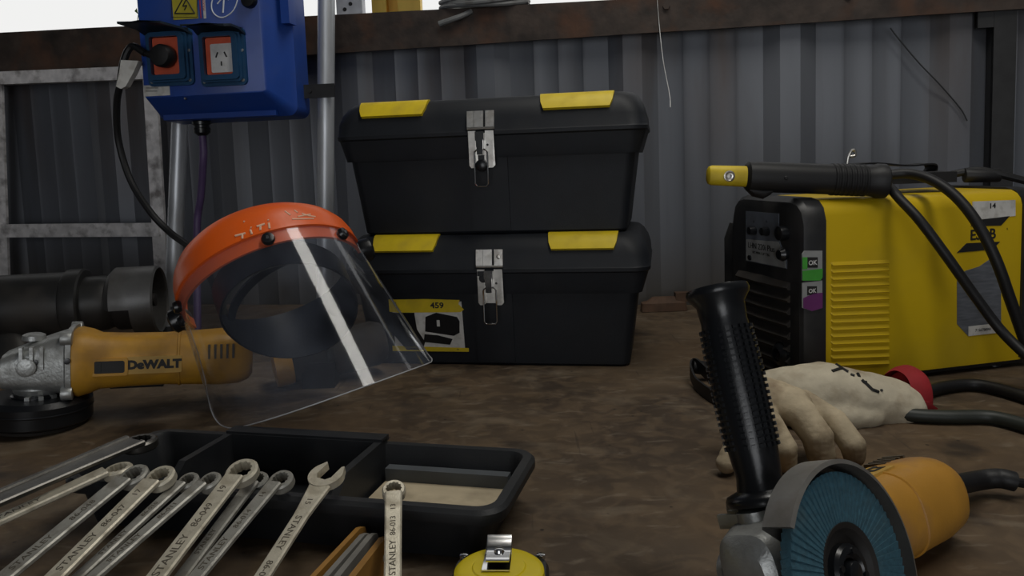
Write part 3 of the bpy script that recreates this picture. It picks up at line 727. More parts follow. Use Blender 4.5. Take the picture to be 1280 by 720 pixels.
# ------------------------------------------------------------------ angle grinders
def angle_grinder(label, M, body_m, disc, handle, xs, cord_pts):
    """local: x head->rear, -z the disc side, -y the handle side"""
    t = thing('angle_grinder', label, 'angle grinder', M)
    hx = .014 if disc == 'cup' else 0.0
    kb = .80 if disc == 'flap' else 1.0
    secs = [(.030, .043, .045, 3.2), (.038, .044, .046, 3.2), (.052, .040, .043, 3), (.064, .036, .038, 2.8), (.10, .035, .0365, 2.7), (.150, .034, .036, 2.6), (.165, .0345, .037, 2.6),
            (.19, .035, .038, 2.6), (.225, .035, .040, 2.6), (.250, .033, .039, 2.5), (.264, .028, .034, 2.4), (.270, .020, .026, 2.3)]
    mb = MB()
    for (sa, m_) in ((secs, 0),):
        mb.loft([[(x, py*(kb if py > 0 and x < .075 else 1), pz-.002) for py, pz in sell(a, b, n, 36)] for x, a, b, n in [(hx+.03+(x-.03)*xs, a, b, n) for x, a, b, n in sa]])
    # seam ridges of the rear shell
    mb.loft([[(x, py*k, pz*k-.002) for py, pz in sell(.0352, .0378, 2.6, 36)] for x, k in ((hx+.03+.136*xs, .97), (hx+.031+.136*xs, 1.012), (hx+.034+.136*xs, 1.012), (hx+.035+.136*xs, .97))])
    bd = mb.build('body', body_m, t)
    # gear case
    mb = MB()
    ky = .63 if disc == 'flap' else 1.0
    mb.loft([[(x, py*(ky if py > 0 else 1), pz+dz) for py, pz in sell(a, b, n, 32)] for x, a, b, n, dz in ((-.044, .024, .015, 3, -.012), (-.038, .033, .023, 3.6, -.010), (-.012, .036, .030, 4.2, -.006), (.012, .038, .035, 4.5, -.002), (.024+hx, .042, .042, 4, 0), (.026+hx, .045, .0475, 3.4, 0), (.0325+hx, .045, .0475, 3.4, 0))])
    mb.lathe([(.030, -.028), (.032, -.034), (.030, -.040), (.024, -.046), (.020, -.052)], Matrix.Rotation(0, 4, 'X'), 28)
    for sy in (-1, 1):
        for sz in (-1, 1): mb.cyl((.020+hx, sy*.037*(ky if sy > 0 else 1), sz*.037), (.034+hx, sy*.037*(ky if sy > 0 else 1), sz*.037), .0095, .0095, 12, .001)
    mb.lathe([(.015, .030), (.014, .036), (.010, .038)], Matrix.Translation((-.005, 0, 0)), 20)
    for k in range(3): mb.box((-.012+.012*k, -.036, .012), (.004, .010, .03), .001)
    mb.lathe([(.012, .034), (.012, .042), (.009, .043)], zframe((0, -1, 0), (-.006, 0, 0)), 16)
    gc = mb.build('gear_case', M_cast, t)
    mb = MB()
    for x, y, z in ((.029+hx, -.0455, .008), (.004, -.0370, .006), (-.022, -.0325, .0)):
        mb = MB(); mb.lathe([(.0042, -.004), (.0042, 0), (.004, .002), (.002, .0022)], zframe((0, -1, 0), (x, y+.0005, z)), 10); mb.build('screw', M_gloss, gc)
    # switch recess + slider, name plate
    ys = -.0350
    mb = MB(); o = rrect(.046, .024, .003, 4, hx+.078, -.004); i_ = rrect(.038, .017, .003, 4, hx+.078, -.004)
    mb.loft([[(x, ys+.004, z) for x, z in o], [(x, ys-.0024, z) for x, z in o], [(x, ys-.0024, z) for x, z in i_], [(x, ys+.003, z) for x, z in i_]], False, False); vb = mb.build('vent_frame', body_m, t)
    mb = MB(); o = rrect(.039, .018, .003, 4, hx+.078, -.004); mb.loft([[(x, ys+.004, z) for x, z in o], [(x, ys-.0016, z) for x, z in o]]); mb.box((hx+.064, ys-.0015, -.004), (.008, .002, .015), .0008); mb.build('vent', M_ink, vb)
    mb = MB(); o = rrect(.070, .024, .002, 3, hx+.134, -.003); mb.loft([[(x, ys+.005, z) for x, z in o], [(x, ys-.0006, z) for x, z in o]]); np_ = mb.build('name_plate', M_plate, t)
    mb = MB(); mb.text('DeWALT', .0160, Matrix.Translation((hx+.134, ys-.0009, -.0028)) @ Matrix.Rotation(PI/2, 4, 'X'), .0002, .0010, 1.06)
    mb.build('lettering', M_ink, np_)
    # vents / accents at the rear
    mb = MB()
    for k in range(5):
        mb = MB(); mb.box((hx+.03+.18*xs+.008*k, -.0335, .012), (.003, .004, .020), .0006); mb.build('rear_vent', M_stamp, t)
    mb = MB() if disc == 'cup' else None
    if mb: mb.loft([[(x, py, pz-.036) for py, pz in sell(.012, .006, 3, 16)] for x in (hx+.075, hx+.078, hx+.14, hx+.143)]); (mb.build('paddle_switch', M_blackr, t) if mb else None)
    R = .0625
    if disc == 'flap':
        zc_ = -.056
        mb = MB(); n = 36
        mb.lathe([(.022, zc_+.004), (.050, zc_+.005), (.052, zc_+.003), (.022, zc_+.002)], None, 40)
        for k in range(n*2):
            a = 2*PI*k/(n*2); ca, sa = math.cos(a), math.sin(a)
            Rm = Matrix.Rotation(a, 3, 'Z') @ Matrix.Rotation(math.radians(13), 3, 'X')
            mb.box(Matrix.Rotation(a, 3, 'Z') @ V((.0465, 0, zc_-.004)), (.032, .0062, .0018), 0, R=Rm)
            mb.box(Matrix.Rotation(a, 3, 'Z') @ V((.0612, .0, zc_-.001)), (.0024, .0052, .0075), 0, R=Rm)
        ds = mb.build('flap_disc', M_flap, t)
        mb = MB(); mb.lathe([(.031, zc_-.0035), (.0305, zc_-.006), (.027, zc_-.0045), (.024, zc_+.001), (.008, zc_+.001), (.008, zc_+.002)], None, 36, False, False); mb.lathe([(.030, zc_+.002), (.030, zc_+.0035)], None, 36); mb.build('hub', M_hub, ds)
        mb = MB(); mb.lathe([(.017, zc_+.002), (.0175, zc_-.004), (.016, zc_-.0065), (.012, zc_-.007), (.010, zc_-.0045), (.0085, zc_-.0045)], None, 28, False, False)
        for k in range(4): mb.cyl(Matrix.Rotation(k*PI/2+.4, 3, 'Z') @ V((.0132, 0, zc_-.006)), Matrix.Rotation(k*PI/2+.4, 3, 'Z') @ V((.0132, 0, zc_-.0078)), .0022, seg=10)
        mb.cyl((0, 0, zc_+.004), (0, 0, zc_-.009), .0068, seg=18, bev=.001); mb.build('flange_nut', M_gloss, ds)
        # guard: covers most of the rim towards the body, open towards the head
        Rg = .0705; pr = [(.026, -.0415), (Rg-.004, -.0415), (Rg, -.0445), (Rg, -.0655), (Rg-.003, -.0665), (Rg-.003, -.0665), (Rg-.0022, -.0645), (Rg-.0022, -.0455), (Rg-.005, -.0437), (.026, -.0437)]
        mb = MB(); mb.lathe(pr, None, 56, False, False, math.radians(GA[0]), math.radians(GA[1])); gd = mb.build('guard', M_guard, t)
    else:
        mb = MB(); Rg = .066; pr = [(.024, -.0455), (Rg-.008, -.046), (Rg, -.052), (Rg, -.078), (Rg-.002, -.080), (Rg-.004, -.078), (Rg-.004, -.054), (Rg-.010, -.049), (.024, -.049)]
        mb.lathe(pr, None, 56, False, False)
        mb.lathe([(Rg+.0008, -.060), (Rg+.0014, -.0615), (Rg+.0008, -.063)], None, 56, False, False)
        mb.lathe([(.031, -.042), (.034, -.044), (.034, -.050), (.03, -.0515)], None, 32); mb.build('guard', M_gloss, t)
        mb = MB(); mb.lathe([(.01, -.080), (.055, -.086), (.060, -.086), (.061, -.082), (.050, -.078), (.01, -.076)], None, 40); mb.build('grinding_disc', M_hub, t)
        mb = MB()
        for k in range(5):
            a = math.radians(-100+26*k); mb.box((.031*math.cos(a), .031*math.sin(a), -.044), (.012, .006, .006), .001, R=Matrix.Rotation(a, 3, 'Z'))
        mb.build('guard_clamp', M_cast, t)
    if handle:
        hb = V((.009, -.036, .0)); 
        mb = MB(zframe((.06, -1, 0), hb) @ Matrix.Diagonal((1, 1, 1.09, 1)))
        pr = [(.007, -.006), (.007, .004), (.009, .006), (.012, .010)]
        mb.lathe([(.006, -.01), (.0075, .0), (.0075, .006), (.026, .007), (.0275, .010), (.026, .013), (.018, .016), (.0165, .024), (.0185, .045), (.0195, .085), (.0190, .115), (.0175, .130), (.0185, .142), (.0235, .148), (.0245, .151), (.0235, .154), (.012, .155), (.011, .153), (.004, .153)], None, 36)
        # knurled grip studs
        for i in range(20):
            z = .044+.0042*i; rr = .0192+.0011*math.sin(PI*i/19)
            for k in range(22):
                a = 2*PI*(k+.5)/22
                if k % 11 in (0,): continue
                mb.box((rr*math.cos(a), rr*math.sin(a), z), (.0022, .0030, .0024), 0, R=Matrix.Rotation(a, 3, 'Z'))
        mb.build('side_handle', M_gloss, t, ang=50)
    mb = MB(); cp = [V((hx+.03+.232*xs, 0, -.002)), V((hx+.03+.245*xs, 0, -.002))]
    if cord_pts:
        q = [M.inverted() @ V(p) for p in cord_pts]
        path = catmull(cp+q, 8); ns = int(len(path)*.0)
        k_ = 8*(2+len(q)-3) if len(q) > 2 else len(path)
        mb.tube(path[:k_+1], .0095, 14)
        for i in range(4, k_-2, 3): pass
        mb.build('cord_sleeve', M_blackr, t)
        mb = MB(); mb.tube(path[k_-2:], .0045, 10); mb.build('cord', M_cable, t)
    return t
M_plate = mat('gold_name_plate', (0.50, 0.30, 0.06), 0.45)

# left grinder: stands on its guard, body pointing right
pa = aty(50, 470, 1.065); pb = aty(325, 459, 1.155)
ux = (pb-pa).normalized(); lo = V((pa.x, pa.y, 0.0))
LM = frame(ux, (0, 0, 1), (pa.x, pa.y, .0905))
GA = (0, 0)
angle_grinder('yellow angle grinder with black guard standing on the bench behind the spanners', LM, M_tool, 'cup', False, .97, None)

# right grinder: lying with the blue flap disc facing the viewer
psi = math.radians(38)
u = V((math.cos(psi), math.sin(psi), -.05)).normalized(); n = V((math.sin(psi), -math.cos(psi), .36)); n = (n-u*n.dot(u)).normalized()
dc = aty(1056, 716, .497); dc.z = max(dc.z, .0645)
RO = dc - n*.056
RM = frame(u, -n, RO)
GA = (-143, 48)
cp = [aty(1215, 602, .735), aty(1245, 598, .74), aty(1268, 602, .735), aty(1330, 620, .73), atz(1400, 700, .011)]
angle_grinder('yellow angle grinder with blue flap disc and upright black side handle', RM, M_tool2, 'flap', True, .86, cp)

# dark power tool lying behind the visor
a = aty(351, 458, 1.215); b = aty(470, 428, 1.275)
dt = thing('power_tool', 'dark grey power tool with a yellow collar seen through the visor', 'power tool', loc=V((a.x, a.y, 0)))
PM = frame(b-a, (0, 0, 1), a)
mb = MB(PM); X = zframe((1, 0, 0))
mb.lathe([(.012, -.012), (.030, -.010), (.031, -.006), (.031, .012), (.030, .016), (.02, .018)], X, 28); mb.build('collar', M_tool, dt, world=True)
mb = MB(PM); mb.lathe([(.026, .014), (.030, .02), (.034, .05), (.036, .075), (.0365, .08), (.0365, .15), (.030, .165), (.012, .17)], X, 28); mb.build('barrel', M_dust, dt, world=True)
mb = MB(PM); mb.lathe([(.0372, .068), (.038, .07), (.038, .076), (.0372, .078)], X, 28); mb.build('ring', M_blackr, dt, world=True)
mb = MB(); mb.box((a.x+.06, a.y, .02), (.05, .03, .04), .006); mb.build('foot', M_blackr, dt, world=True)

from mathutils.bvhtree import BVHTree
def surface_strokes(o, strokes, r, name, m, parent):
    dg = bpy.context.evaluated_depsgraph_get(); ev = o.evaluated_get(dg); me = ev.to_mesh()
    T = ROOT[o.name]; bv = BVHTree.FromPolygons([T @ v.co for v in me.vertices], [list(p.vertices) for p in me.polygons]); ev.to_mesh_clear()
    mb = MB()
    for st_ in strokes:
        P_ = []
        for (xa_, ya_), (xb_, yb_) in zip(st_[:-1], st_[1:]):
            for k in range(5):
                h = bv.ray_cast(EYE, ray(xa_+(xb_-xa_)*k/4, ya_+(yb_-ya_)*k/4).normalized())
                if h[0]: P_.append(h[0]+h[1]*.0002)
        P_ = [p for i, p in enumerate(P_) if i == 0 or (p-P_[i-1]).length > 2e-4]
        if len(P_) > 1: mb.tube(P_, r, 6)
    return mb.build(name, m, parent, world=True)
# ------------------------------------------------------------------ face shield
# frame read from the photo: e1 temple to temple, e2 out through the visor, gdn down the visor
rt, up, bk = RC @ V((1, 0, 0)), RC @ V((0, 1, 0)), RC @ V((0, 0, 1))
cv = lambda x, y, z: rt*x+up*y+bk*z
gdn = cv(.43, -.82, .38).normalized(); e1 = cv(.91, .37, 0); e1 = (e1-gdn*e1.dot(gdn)).normalized(); e2 = e1.cross(gdn)
if e2.dot(bk) < 0: e2 = -e2
r0 = .122
TL = aty(240, 406, 1.05)
C0 = TL + e1*r0
def vis(th, s, dr=0.0):
    fl = max(0, s)*(.07+.08*math.cos(th))      # the sheet springs a little wider towards its free edge
    return C0 + (e1*math.cos(th)+e2*math.sin(th))*(r0+dr+fl) + gdn*s
sh = thing('face_shield', 'face shield with orange brow band and clear visor leaning over the angle grinder', 'face shield', loc=V((TL.x+.12, TL.y-.04, 0)))
def smax(th):
    d = min(th-T0, T1-th)*r0; Rr = .12 if th > 1.5 else .05; s_ = .170+.047*max(0, math.sin(th))+.028*math.cos(th)
    if d < Rr: s_ -= Rr*.80*(1-math.sqrt(max(0, 1-((Rr-d)/Rr)**2)))
    return s_
T0, T1 = -.25, PI-.10
mb = MB(); NT = 64; NS = 16
t0, t1 = T0, T1
grid = lambda dr: [[vis(t0+(t1-t0)*i/NT, -.012+(smax(t0+(t1-t0)*i/NT)+.012)*j/NS, dr) for j in range(NS+1)] for i in range(NT+1)]
A, B = grid(-.0010), grid(0.0)
rings = [A[i]+B[i][::-1] for i in range(NT+1)]
mb.loft(rings); vo = mb.build('visor', M_visor, sh, world=True, ang=50)
mb = MB(); mb.tube([B[0][k] for k in range(0, NS+1)]+[B[i][-1] for i in range(1, NT+1)]+[B[-1][k] for k in range(NS-1, -1, -1)], .0007, 6)
mb.build('visor_edge', mat('pale_cut_edge', (.42, .43, .45), .35), vo, world=True)
# brow band: flange holding the visor and the sloping crown above it
CR = [(-.0005, .004), (-.0045, .004), (-.0045, -.010), (.0030, -.0135), (.0030, -.0165), (.0022, -.019), (.0012, -.034), (-.002, -.047), (-.008, -.058), (-.016, -.065), (-.018, -.064), (-.010, -.0565), (-.004, -.046), (-.001, -.033), (.0002, -.018), (-.0012, -.010)]
def crw(th, d_, s_):
    k = .80+.20*max(0, math.sin(max(0, min(PI, th))))
    return vis(th, .004+(s_ if s_ > -.012 else -.012+(s_+.012)*k), d_-.0012)
rings = []; mb = MB()
for i in range(NT+1):
    th = -.15+(PI+.13)*i/NT
    rings.append([crw(th, d_, s_) for d_, s_ in CR])
mb.loft(rings); bb = mb.build('brow_band', M_orange, sh, world=True, ang=35)
def crown(th, v, lift=.0012):   # point on the sloping crown, v 0..1 from flange to rim
    q = [(.0015, -.019), (-.003, -.030), (-.011, -.043), (-.023, -.055)]
    f = v*3; i = min(2, int(f)); f -= i
    d_ = q[i][0]+(q[i+1][0]-q[i][0])*f; s_ = q[i][1]+(q[i+1][1]-q[i][1])*f
    return crw(th, d_+lift, s_-lift*.5)
surface_strokes(bb, [[(294, 295), (307, 291.6)], [(303, 292.5), (303, 298.5)], [(313.5, 284.5), (314.5, 285)], [(313, 287.5), (315, 293)], [(321, 283.3), (331, 280)], [(325.5, 282), (325.5, 288)], [(335, 275), (336, 275.6)], [(336, 279), (337, 286)], [(305, 277), (306, 277.5)]], .0014, 'handwriting', M_wax, bb)
surface_strokes(bb, [[(356, 264), (363, 269)], [(368, 263), (372, 266)], [(365, 274), (392, 273.5)], [(377, 267), (386, 270), (394, 271)], [(372, 271), (388, 268)]], .0010, 'scuff', M_wax, bb)
for th in (2.93, 2.58, 1.20, .35):
    p = vis(th, .002, .0); nrm = (e1*math.cos(th)+e2*math.sin(th))
    mb = MB(); mb.lathe([(.004, -.006), (.0075, 0), (.0085, .003), (.007, .007), (.003, .008)], zframe(nrm, p), 16)
    mb.box(p+nrm*.008, (.004, .004, .004), .001, R=None); mb.build('stud', M_gloss, sh, world=True)
for th, sg in ((PI-.06, -1), (-.45, 1)):
    p = vis(th, -.012, .007); nrm = (e1*math.cos(th)+e2*math.sin(th))
    mb = MB(); mb.lathe([(.004, -.012), (.014, -.006), (.0165, 0), (.0165, .011), (.014, .014), (.005, .015)], zframe(nrm, p), 12); mb.build('pivot_knob', M_gloss, sh, world=True)
# head harness behind the visor
HC = C0 + gdn*.012 - e2*.030
def hb(th, s, a=.088, b=.105): return HC + e1*math.cos(th)*a + e2*math.sin(th)*b + gdn*s
def band(name, t0_, t1_, s0, s1, m, thick=.003, tilt=0.0, a=.088, b=.105, nn=48, wide=0.0):
    mb = MB(); rings = []
    for i in range(nn+1):
        th = t0_+(t1_-t0_)*i/nn; ds = tilt*math.sin(th); wd_ = wide*max(0, -math.sin(th))
        rings.append([hb(th, s0+ds-wd_, a, b), hb(th, s1+ds+wd_*.5, a, b), hb(th, s1+ds+wd_*.5, a-thick, b-thick), hb(th, s0+ds-wd_, a-thick, b-thick)])
    mb.loft(rings, abs(t1_-t0_) < 6.2, abs(t1_-t0_) < 6.2); return mb.build(name, m, sh, world=True)
hbnd = band('headband', 0, 2*PI, -.014, .020, M_hband, .003, -.02, wide=.030)
band('sweatband', .5, PI-.5, -.02, .012, M_pad, .006, -.015, .084, .100)
cr_ = []
mb = MB()
for i in range(25):
    a_ = PI*i/24; p = HC + e1*math.cos(a_)*.086 - gdn*(.055*math.sin(a_)) + e2*(-.01)
    cr_.append([p+e2*.010, p+e2*.010-gdn*.0025, p-e2*.010-gdn*.0025, p-e2*.010])
mb.loft(cr_); mb.build('crown_strap', M_hband, sh, world=True)
kp = hb(-PI/2+.55, .0); mb = MB(); mb.lathe([(.01, -.004), (.020, 0), (.023, .004), (.023, .014), (.020, .018), (.008, .019)], zframe(-e2, kp), 20)
mb.build('ratchet_knob', M_hband, hbnd, world=True)

# ------------------------------------------------------------------ tool tray
ta, tb_, tc_ = atz(200, 535, .05), atz(672, 562, .05), atz(612, 640, .05)
te = (tb_-ta); te.z = 0; TW = te.length; te.normalize(); tf = V((te.y, -te.x, 0)); TDp = .150
TM = frame(te, (0, 0, 1), (ta+tb_)/2+tf*(TDp/2)*1.0); TM.translation.z = 0.0005
tt = thing('tool_tray', 'shallow black plastic tool tray lying on the bench under the spanners', 'tray', TM)
w, d = TW+.004, TDp
mb = MB()
def rr_(w_, d_, r, z): return [(x, y, z) for x, y in rrect(w_, d_, r, 6)]
mb.loft([rr_(w-.05, d-.036, .012, 0), rr_(w-.046, d-.032, .014, .002), rr_(w-.026, d-.018, .02, .036), rr_(w-.024, d-.016, .02, .037), rr_(w-.004, d-.004, .022, .037), rr_(w, d, .024, .040), rr_(w, d, .024, .047), rr_(w-.006, d-.006, .022, .0505), rr_(w-.022, d-.022, .016, .0505),
         rr_(w-.026, d-.026, .015, .047), rr_(w-.044, d-.034, .012, .004), rr_(w-.048, d-.038, .012, .0035)])
mb.build('shell', M_tray, tt)
# raised handle bridge across the middle compartment
def dx(px, py, z=.05): return (TM.inverted() @ atz(px, py, z)).x
hx0, hx1 = dx(282, 545, .056), dx(474, 552, .056)
mb = MB()
for x in (hx0, hx1):
    s_ = 1 if x == hx0 else -1
    mb.loft([[(x-.006, -d/2+.022, .003), (x+.006, -d/2+.022, .003), (x+.006, d/2-.016, .003), (x-.006, d/2-.016, .003)], [(x-.004, -d/2+.020, .034), (x+.004, -d/2+.020, .034), (x+.004, d/2-.010, .034), (x-.004, d/2-.010, .034)], [(x-.004, -d/2+.05, .056), (x+.004, -d/2+.05, .056), (x+.004, d/2-.008, .056), (x-.004, d/2-.008, .056)]])
mb.box(((hx0+hx1)/2, d/2-.012, .0555), (hx1-hx0+.008, .018, .006), .002); mb.box(((hx0+hx1)/2, d/2-.021, .038), (hx1-hx0, .003, .036), .0008)
mb.build('divider', M_tray, tt)
mb = MB(); x0 = hx1+.010; x1 = w/2-.026
mb.prism([(x0, -d/2+.022), (x1, -d/2+.022), (x1, d/2-.022), (x0, d/2-.022)], .0045, .019, .0004); mb.build('liner', M_tan, tt)
mb = MB(); mb.box(((x0+x1)/2, d/2-.024, .024), (x1-x0, .012, .016), .002); mb.build('ledge', mat('grey_ledge', (.09, .10, .11), .5), tt)

# ------------------------------------------------------------------ spanners
def wrench(label, ring, low, L, wd, rod, m, z0=.056, zend=.004, txt='', tsize=.0, flip=False, group='combination spanners across the tray', bend=-7, extra=None, tdir=1, recess=False):
    """ring: pixel of the head seen on the tray; low: pixel lower down the shank; runs to the bench"""
    P0 = atz(*ring, z0); z = z0
    for _ in range(8):
        E = atz(*low, z); f = min(1.0, (E-P0).length/L); z = z0+(zend-z0)*f
    dr = (E-P0).normalized(); M = frame(dr, (0, 0, 1), P0)
    t = thing('spanner', label, 'spanner', M, group=group)
    mb = MB(); th = .0026
    def jaw(cx, sgn):     # open jaws, pointing along sgn*x
        R = rod*1.12; g = rod*.56; pts = []
        a_off = math.radians(15)
        for k in range(-9, 10):
            a = PI+k*(PI*.72)/9; pts.append((R*math.cos(a), R*math.sin(a)))
        pts += [(R*.90, -g-.002), (R*.80, -g), (-R*.15, -g), (-R*.42, -g*.55), (-R*.42, g*.55), (-R*.15, g), (R*.80, g), (R*.90, g+.002)]
        pts = [(cx+sgn*(x*math.cos(a_off)-y*math.sin(a_off)), (x*math.sin(a_off)+y*math.cos(a_off))) for x, y in pts]
        if sgn < 0: pts = pts
        return pts
    def ringmesh(T):
        N_ = 48; o, i_, oo = [], [], []
        for k in range(N_):
            a = 2*PI*k/N_; rin = rod*(.70 if k % 4 == 0 else .60 if k % 4 == 2 else .65)
            o.append((rod*math.cos(a), rod*math.sin(a))); i_.append((rin*math.cos(a), rin*math.sin(a))); oo.append((rod*.88*math.cos(a), rod*.88*math.sin(a)))
        h = .0042+rod*.06
        mb.loft([[T @ V((x, y, -h)) for x, y in i_], [T @ V((x, y, -h)) for x, y in oo], [T @ V((x, y, -h*.6)) for x, y in o], [T @ V((x, y, h*.6)) for x, y in o], [T @ V((x, y, h)) for x, y in oo], [T @ V((x, y, h)) for x, y in i_], [T @ V((x, y, -h)) for x, y in i_]], False, False)
    if not flip:
        T = Matrix.Translation((0, 0, -.0062)) @ Matrix.Rotation(math.radians(-bend), 4, 'Y')
        ringmesh(T); x0 = rod*(.25 if recess else .78); xe = L-rod*1.0
    else:
        ringmesh(Matrix.Translation((L, 0, -.002)) @ Matrix.Rotation(math.radians(bend), 4, 'Y')); x0 = rod*.95; xe = L-rod*.85
    secs = []
    NX = 24
    for i in range(NX+1):
        f = i/NX; x = x0+(xe-x0)*f
        wl_ = wd*(1.0-.10*math.sin(PI*f))
        if flip: wl_ += rod*.42*max(0, 1-f*5)
        else: wl_ += rod*.35*max(0, 1-(1-f)*5)
        tk = th*(1.0)
        zz = 0
        hw = wl_/2; c_ = min(.0016, tk*.5)
        if recess:
            secs.append([(x, -hw, zz-tk+c_), (x, -hw, zz+tk-c_), (x, -hw+c_, zz+tk), (x, -hw*.62, zz+tk), (x, -hw*.55, zz+tk*.35), (x, hw*.55, zz+tk*.35), (x, hw*.62, zz+tk), (x, hw-c_, zz+tk), (x, hw, zz+tk-c_), (x, hw, zz-tk+c_), (x, hw-c_, zz-tk), (x, -hw+c_, zz-tk)])
        else:
            secs.append([(x, -hw, zz-tk+c_), (x, -hw, zz+tk-c_), (x, -hw+c_, zz+tk), (x, hw-c_, zz+tk), (x, hw, zz+tk-c_), (x, hw, zz-tk+c_), (x, hw-c_, zz-tk), (x, -hw+c_, zz-tk)])
    mb.loft(secs)
    if not flip: mb.prism(jaw(L, 1), -.003, .003, .0008)
    else:
        mb.prism(jaw(0, -1), -.0034, .0034, .0010)
    ob = mb.build('shank', m, t, ang=30)
    if txt:
        mb = MB(); 
        ztop = th+.0001
        for body, xx, sz in txt:
            Rz = Matrix.Rotation(PI if tdir > 0 else 0, 4, 'Z')
            mb.text(body, sz, Matrix.Translation((xx, 0, ztop)) @ Rz, .00012, .0, 1.15)
        mb.build('lettering', M_stamp, t)
    return t
CV = 'CrV'
wrench('large dark spanner with a channelled shank, topmost on the tray left corner', (174, 548), (0, 622), .30, .034, .017, M_wrenchd, .074, .05, bend=2, recess=True)
wrench('dull spanner lying low just under the large dark channelled one', (146, 583), (0, 650), .235, .018, .0130, M_wrench, .066, .02, bend=4, txt=[('STANLEY', .085, .0085)])
wrench('spanner lying left of the one stamped 17, its shank reaching the lower left corner', (166, 590), (8, 720), .21, .0178, .0132, M_wrench2, .068, .009, txt=[('STANLEY', .105, .0082), ('86-048', .055, .0078)])
wrench('bright spanner stamped 17 with the line near its ring', (199, 592), (70, 720), .205, .0180, .0132, M_wrench, .073, .012, txt=[('17', .028, .0075), ('86-047', .056, .0080), ('STANLEY', .096, .0085), (CV, .135, .0085)])
wrench('narrow spanner crossing under the one stamped 17', (234, 597), (100, 720), .185, .0115, .0098, M_wrench2, .063, .009, txt=[('86-010', .045, .0055), ('STANLEY', .085, .006)])
wrench('thin dull spanner between the crossing one and the big one stamped 19', (261, 597), (119, 720), .185, .0122, .0100, M_wrench2, .072, .014, txt=[('STANLEY', .088, .0066), ('86-011', .045, .006), (CV, .13, .006)])
wrench('big bright spanner stamped 19, its wide ring standing highest', (301, 585), (197, 720), .225, .0180, .0148, M_wrench, .075, .009, txt=[('19', .031, .0085), ('86-049', .062, .0085), ('STANLEY', .106, .0092), (CV, .150, .0088)])
wrench('dull thin spanner half hidden beside the big one stamped 19', (321, 596), (228, 720), .18, .0125, .0100, M_wrench2, .058, .007, txt=[('STANLEY', .085, .006)])
wrench('medium spanner right beside the thin half hidden one', (350, 596), (247, 720), .19, .0138, .0112, M_wrench2, .070, .013, txt=[('14', .026, .006), ('86-014', .055, .0066), ('STANLEY', .093, .0072)])
wrench('spanner showing its open jaws upward over the tray', (408, 596), (329, 720), .20, .0142, .0140, M_wrench, .069, .010, txt=[('15', .034, .007), ('STANLEY', .070, .0080), ('86-050', .112, .0075)], flip=True, tdir=-1)
wrench('short bright spanner stamped 13 pointing straight at the viewer by the tan slats', (492, 608), (491, 720), .17, .0145, .0100, M_wrench, .069, .010, txt=[('13', .026, .006), ('86-013', .046, .0063), ('STANLEY', .078, .0072)])

# ------------------------------------------------------------------ bundle of slats, tape measure
rt_ = thing('folding_rule', 'folded bundle of two tan and two grey slats left of the spanner stamped 13', 'folding rule', loc=atz(420, 690))
def slat(a, b, w_, m, z0=.004, z1=.034):
    A_, B_ = atz(*a, z1), atz(*b, z1); dd = (A_-B_)
    M = frame(dd, (0, 0, 1), B_-dd.normalized()*.06); M.translation.z = z0
    Ln = dd.length+.06
    mb = MB(M); pl = [(0, 0), (Ln-.012, 0)]
    mb.loft([[(0, -w_/2, 0), (0, w_/2, 0), (0, w_/2, z1-z0), (0, -w_/2, z1-z0)], [(Ln-.012, -w_/2, 0), (Ln-.012, w_/2, 0), (Ln-.012, w_/2, z1-z0), (Ln-.012, -w_/2, z1-z0)], [(Ln-.003, -w_/2, .003), (Ln-.003, w_/2, .003), (Ln-.003, w_/2, z1-z0-.003), (Ln-.003, -w_/2, z1-z0-.003)], [(Ln, -w_/2, .010), (Ln, w_/2, .010), (Ln, w_/2, z1-z0-.010), (Ln, -w_/2, z1-z0-.010)]])
    o = mb.build('slat', m, rt_, world=True)
    mb = MB(M); mb.lathe([(.003, 0), (.002, .001)], zframe((0, -1, 0), (Ln-.016, -w_/2, (z1-z0)/2)), 8); mb.build('rivet', M_steel, o, world=True)
    return o
slat((455, 652), (391, 720), .0045, M_slat)
slat((460, 660), (407, 720), .0045, M_slatg)
slat((470, 660), (421, 720), .0050, M_slatg)
slat((484, 664), (440, 720), .0055, M_slat)

tpc = atz(624, 709, .034); tpc.z = 0
TPM = Matrix.Translation(tpc) @ Matrix.Rotation(math.radians(-4), 4, 'Z')
tp = thing('tape_measure', 'yellow and black tape measure with a chrome clip lying on the bench', 'tape measure', TPM)
mb = MB(); mb.loft([[(x, y, z) for x, y in rrect(.074*k, .066*k, .016)] for z, k in ((.0005, .94), (.003, 1.0), (.024, 1.0), (.028, .95))]); mb.build('case', M_gloss, tp)
mb = MB(); mb.lathe([(.030, .026), (.0330, .027), (.0345, .029), (.0340, .0325), (.0315, .0345), (.0290, .0352), (.0205, .0352), (.0195, .0362), (.008, .0366), (.001, .0367)], Matrix.Translation((0, -.002, 0)), 48); mb.build('face', M_tape, tp)
mb = MB()
for x, y in ((-.0305, .0265), (.0305, .0265), (-.0305, -.0265), (.0305, -.0265)):
    mb = MB(); mb.lathe([(.0035, .027), (.0035, .0305), (.002, .031)], Matrix.Translation((x, y, 0)), 10); mb.build('screw', M_chrome, tp)
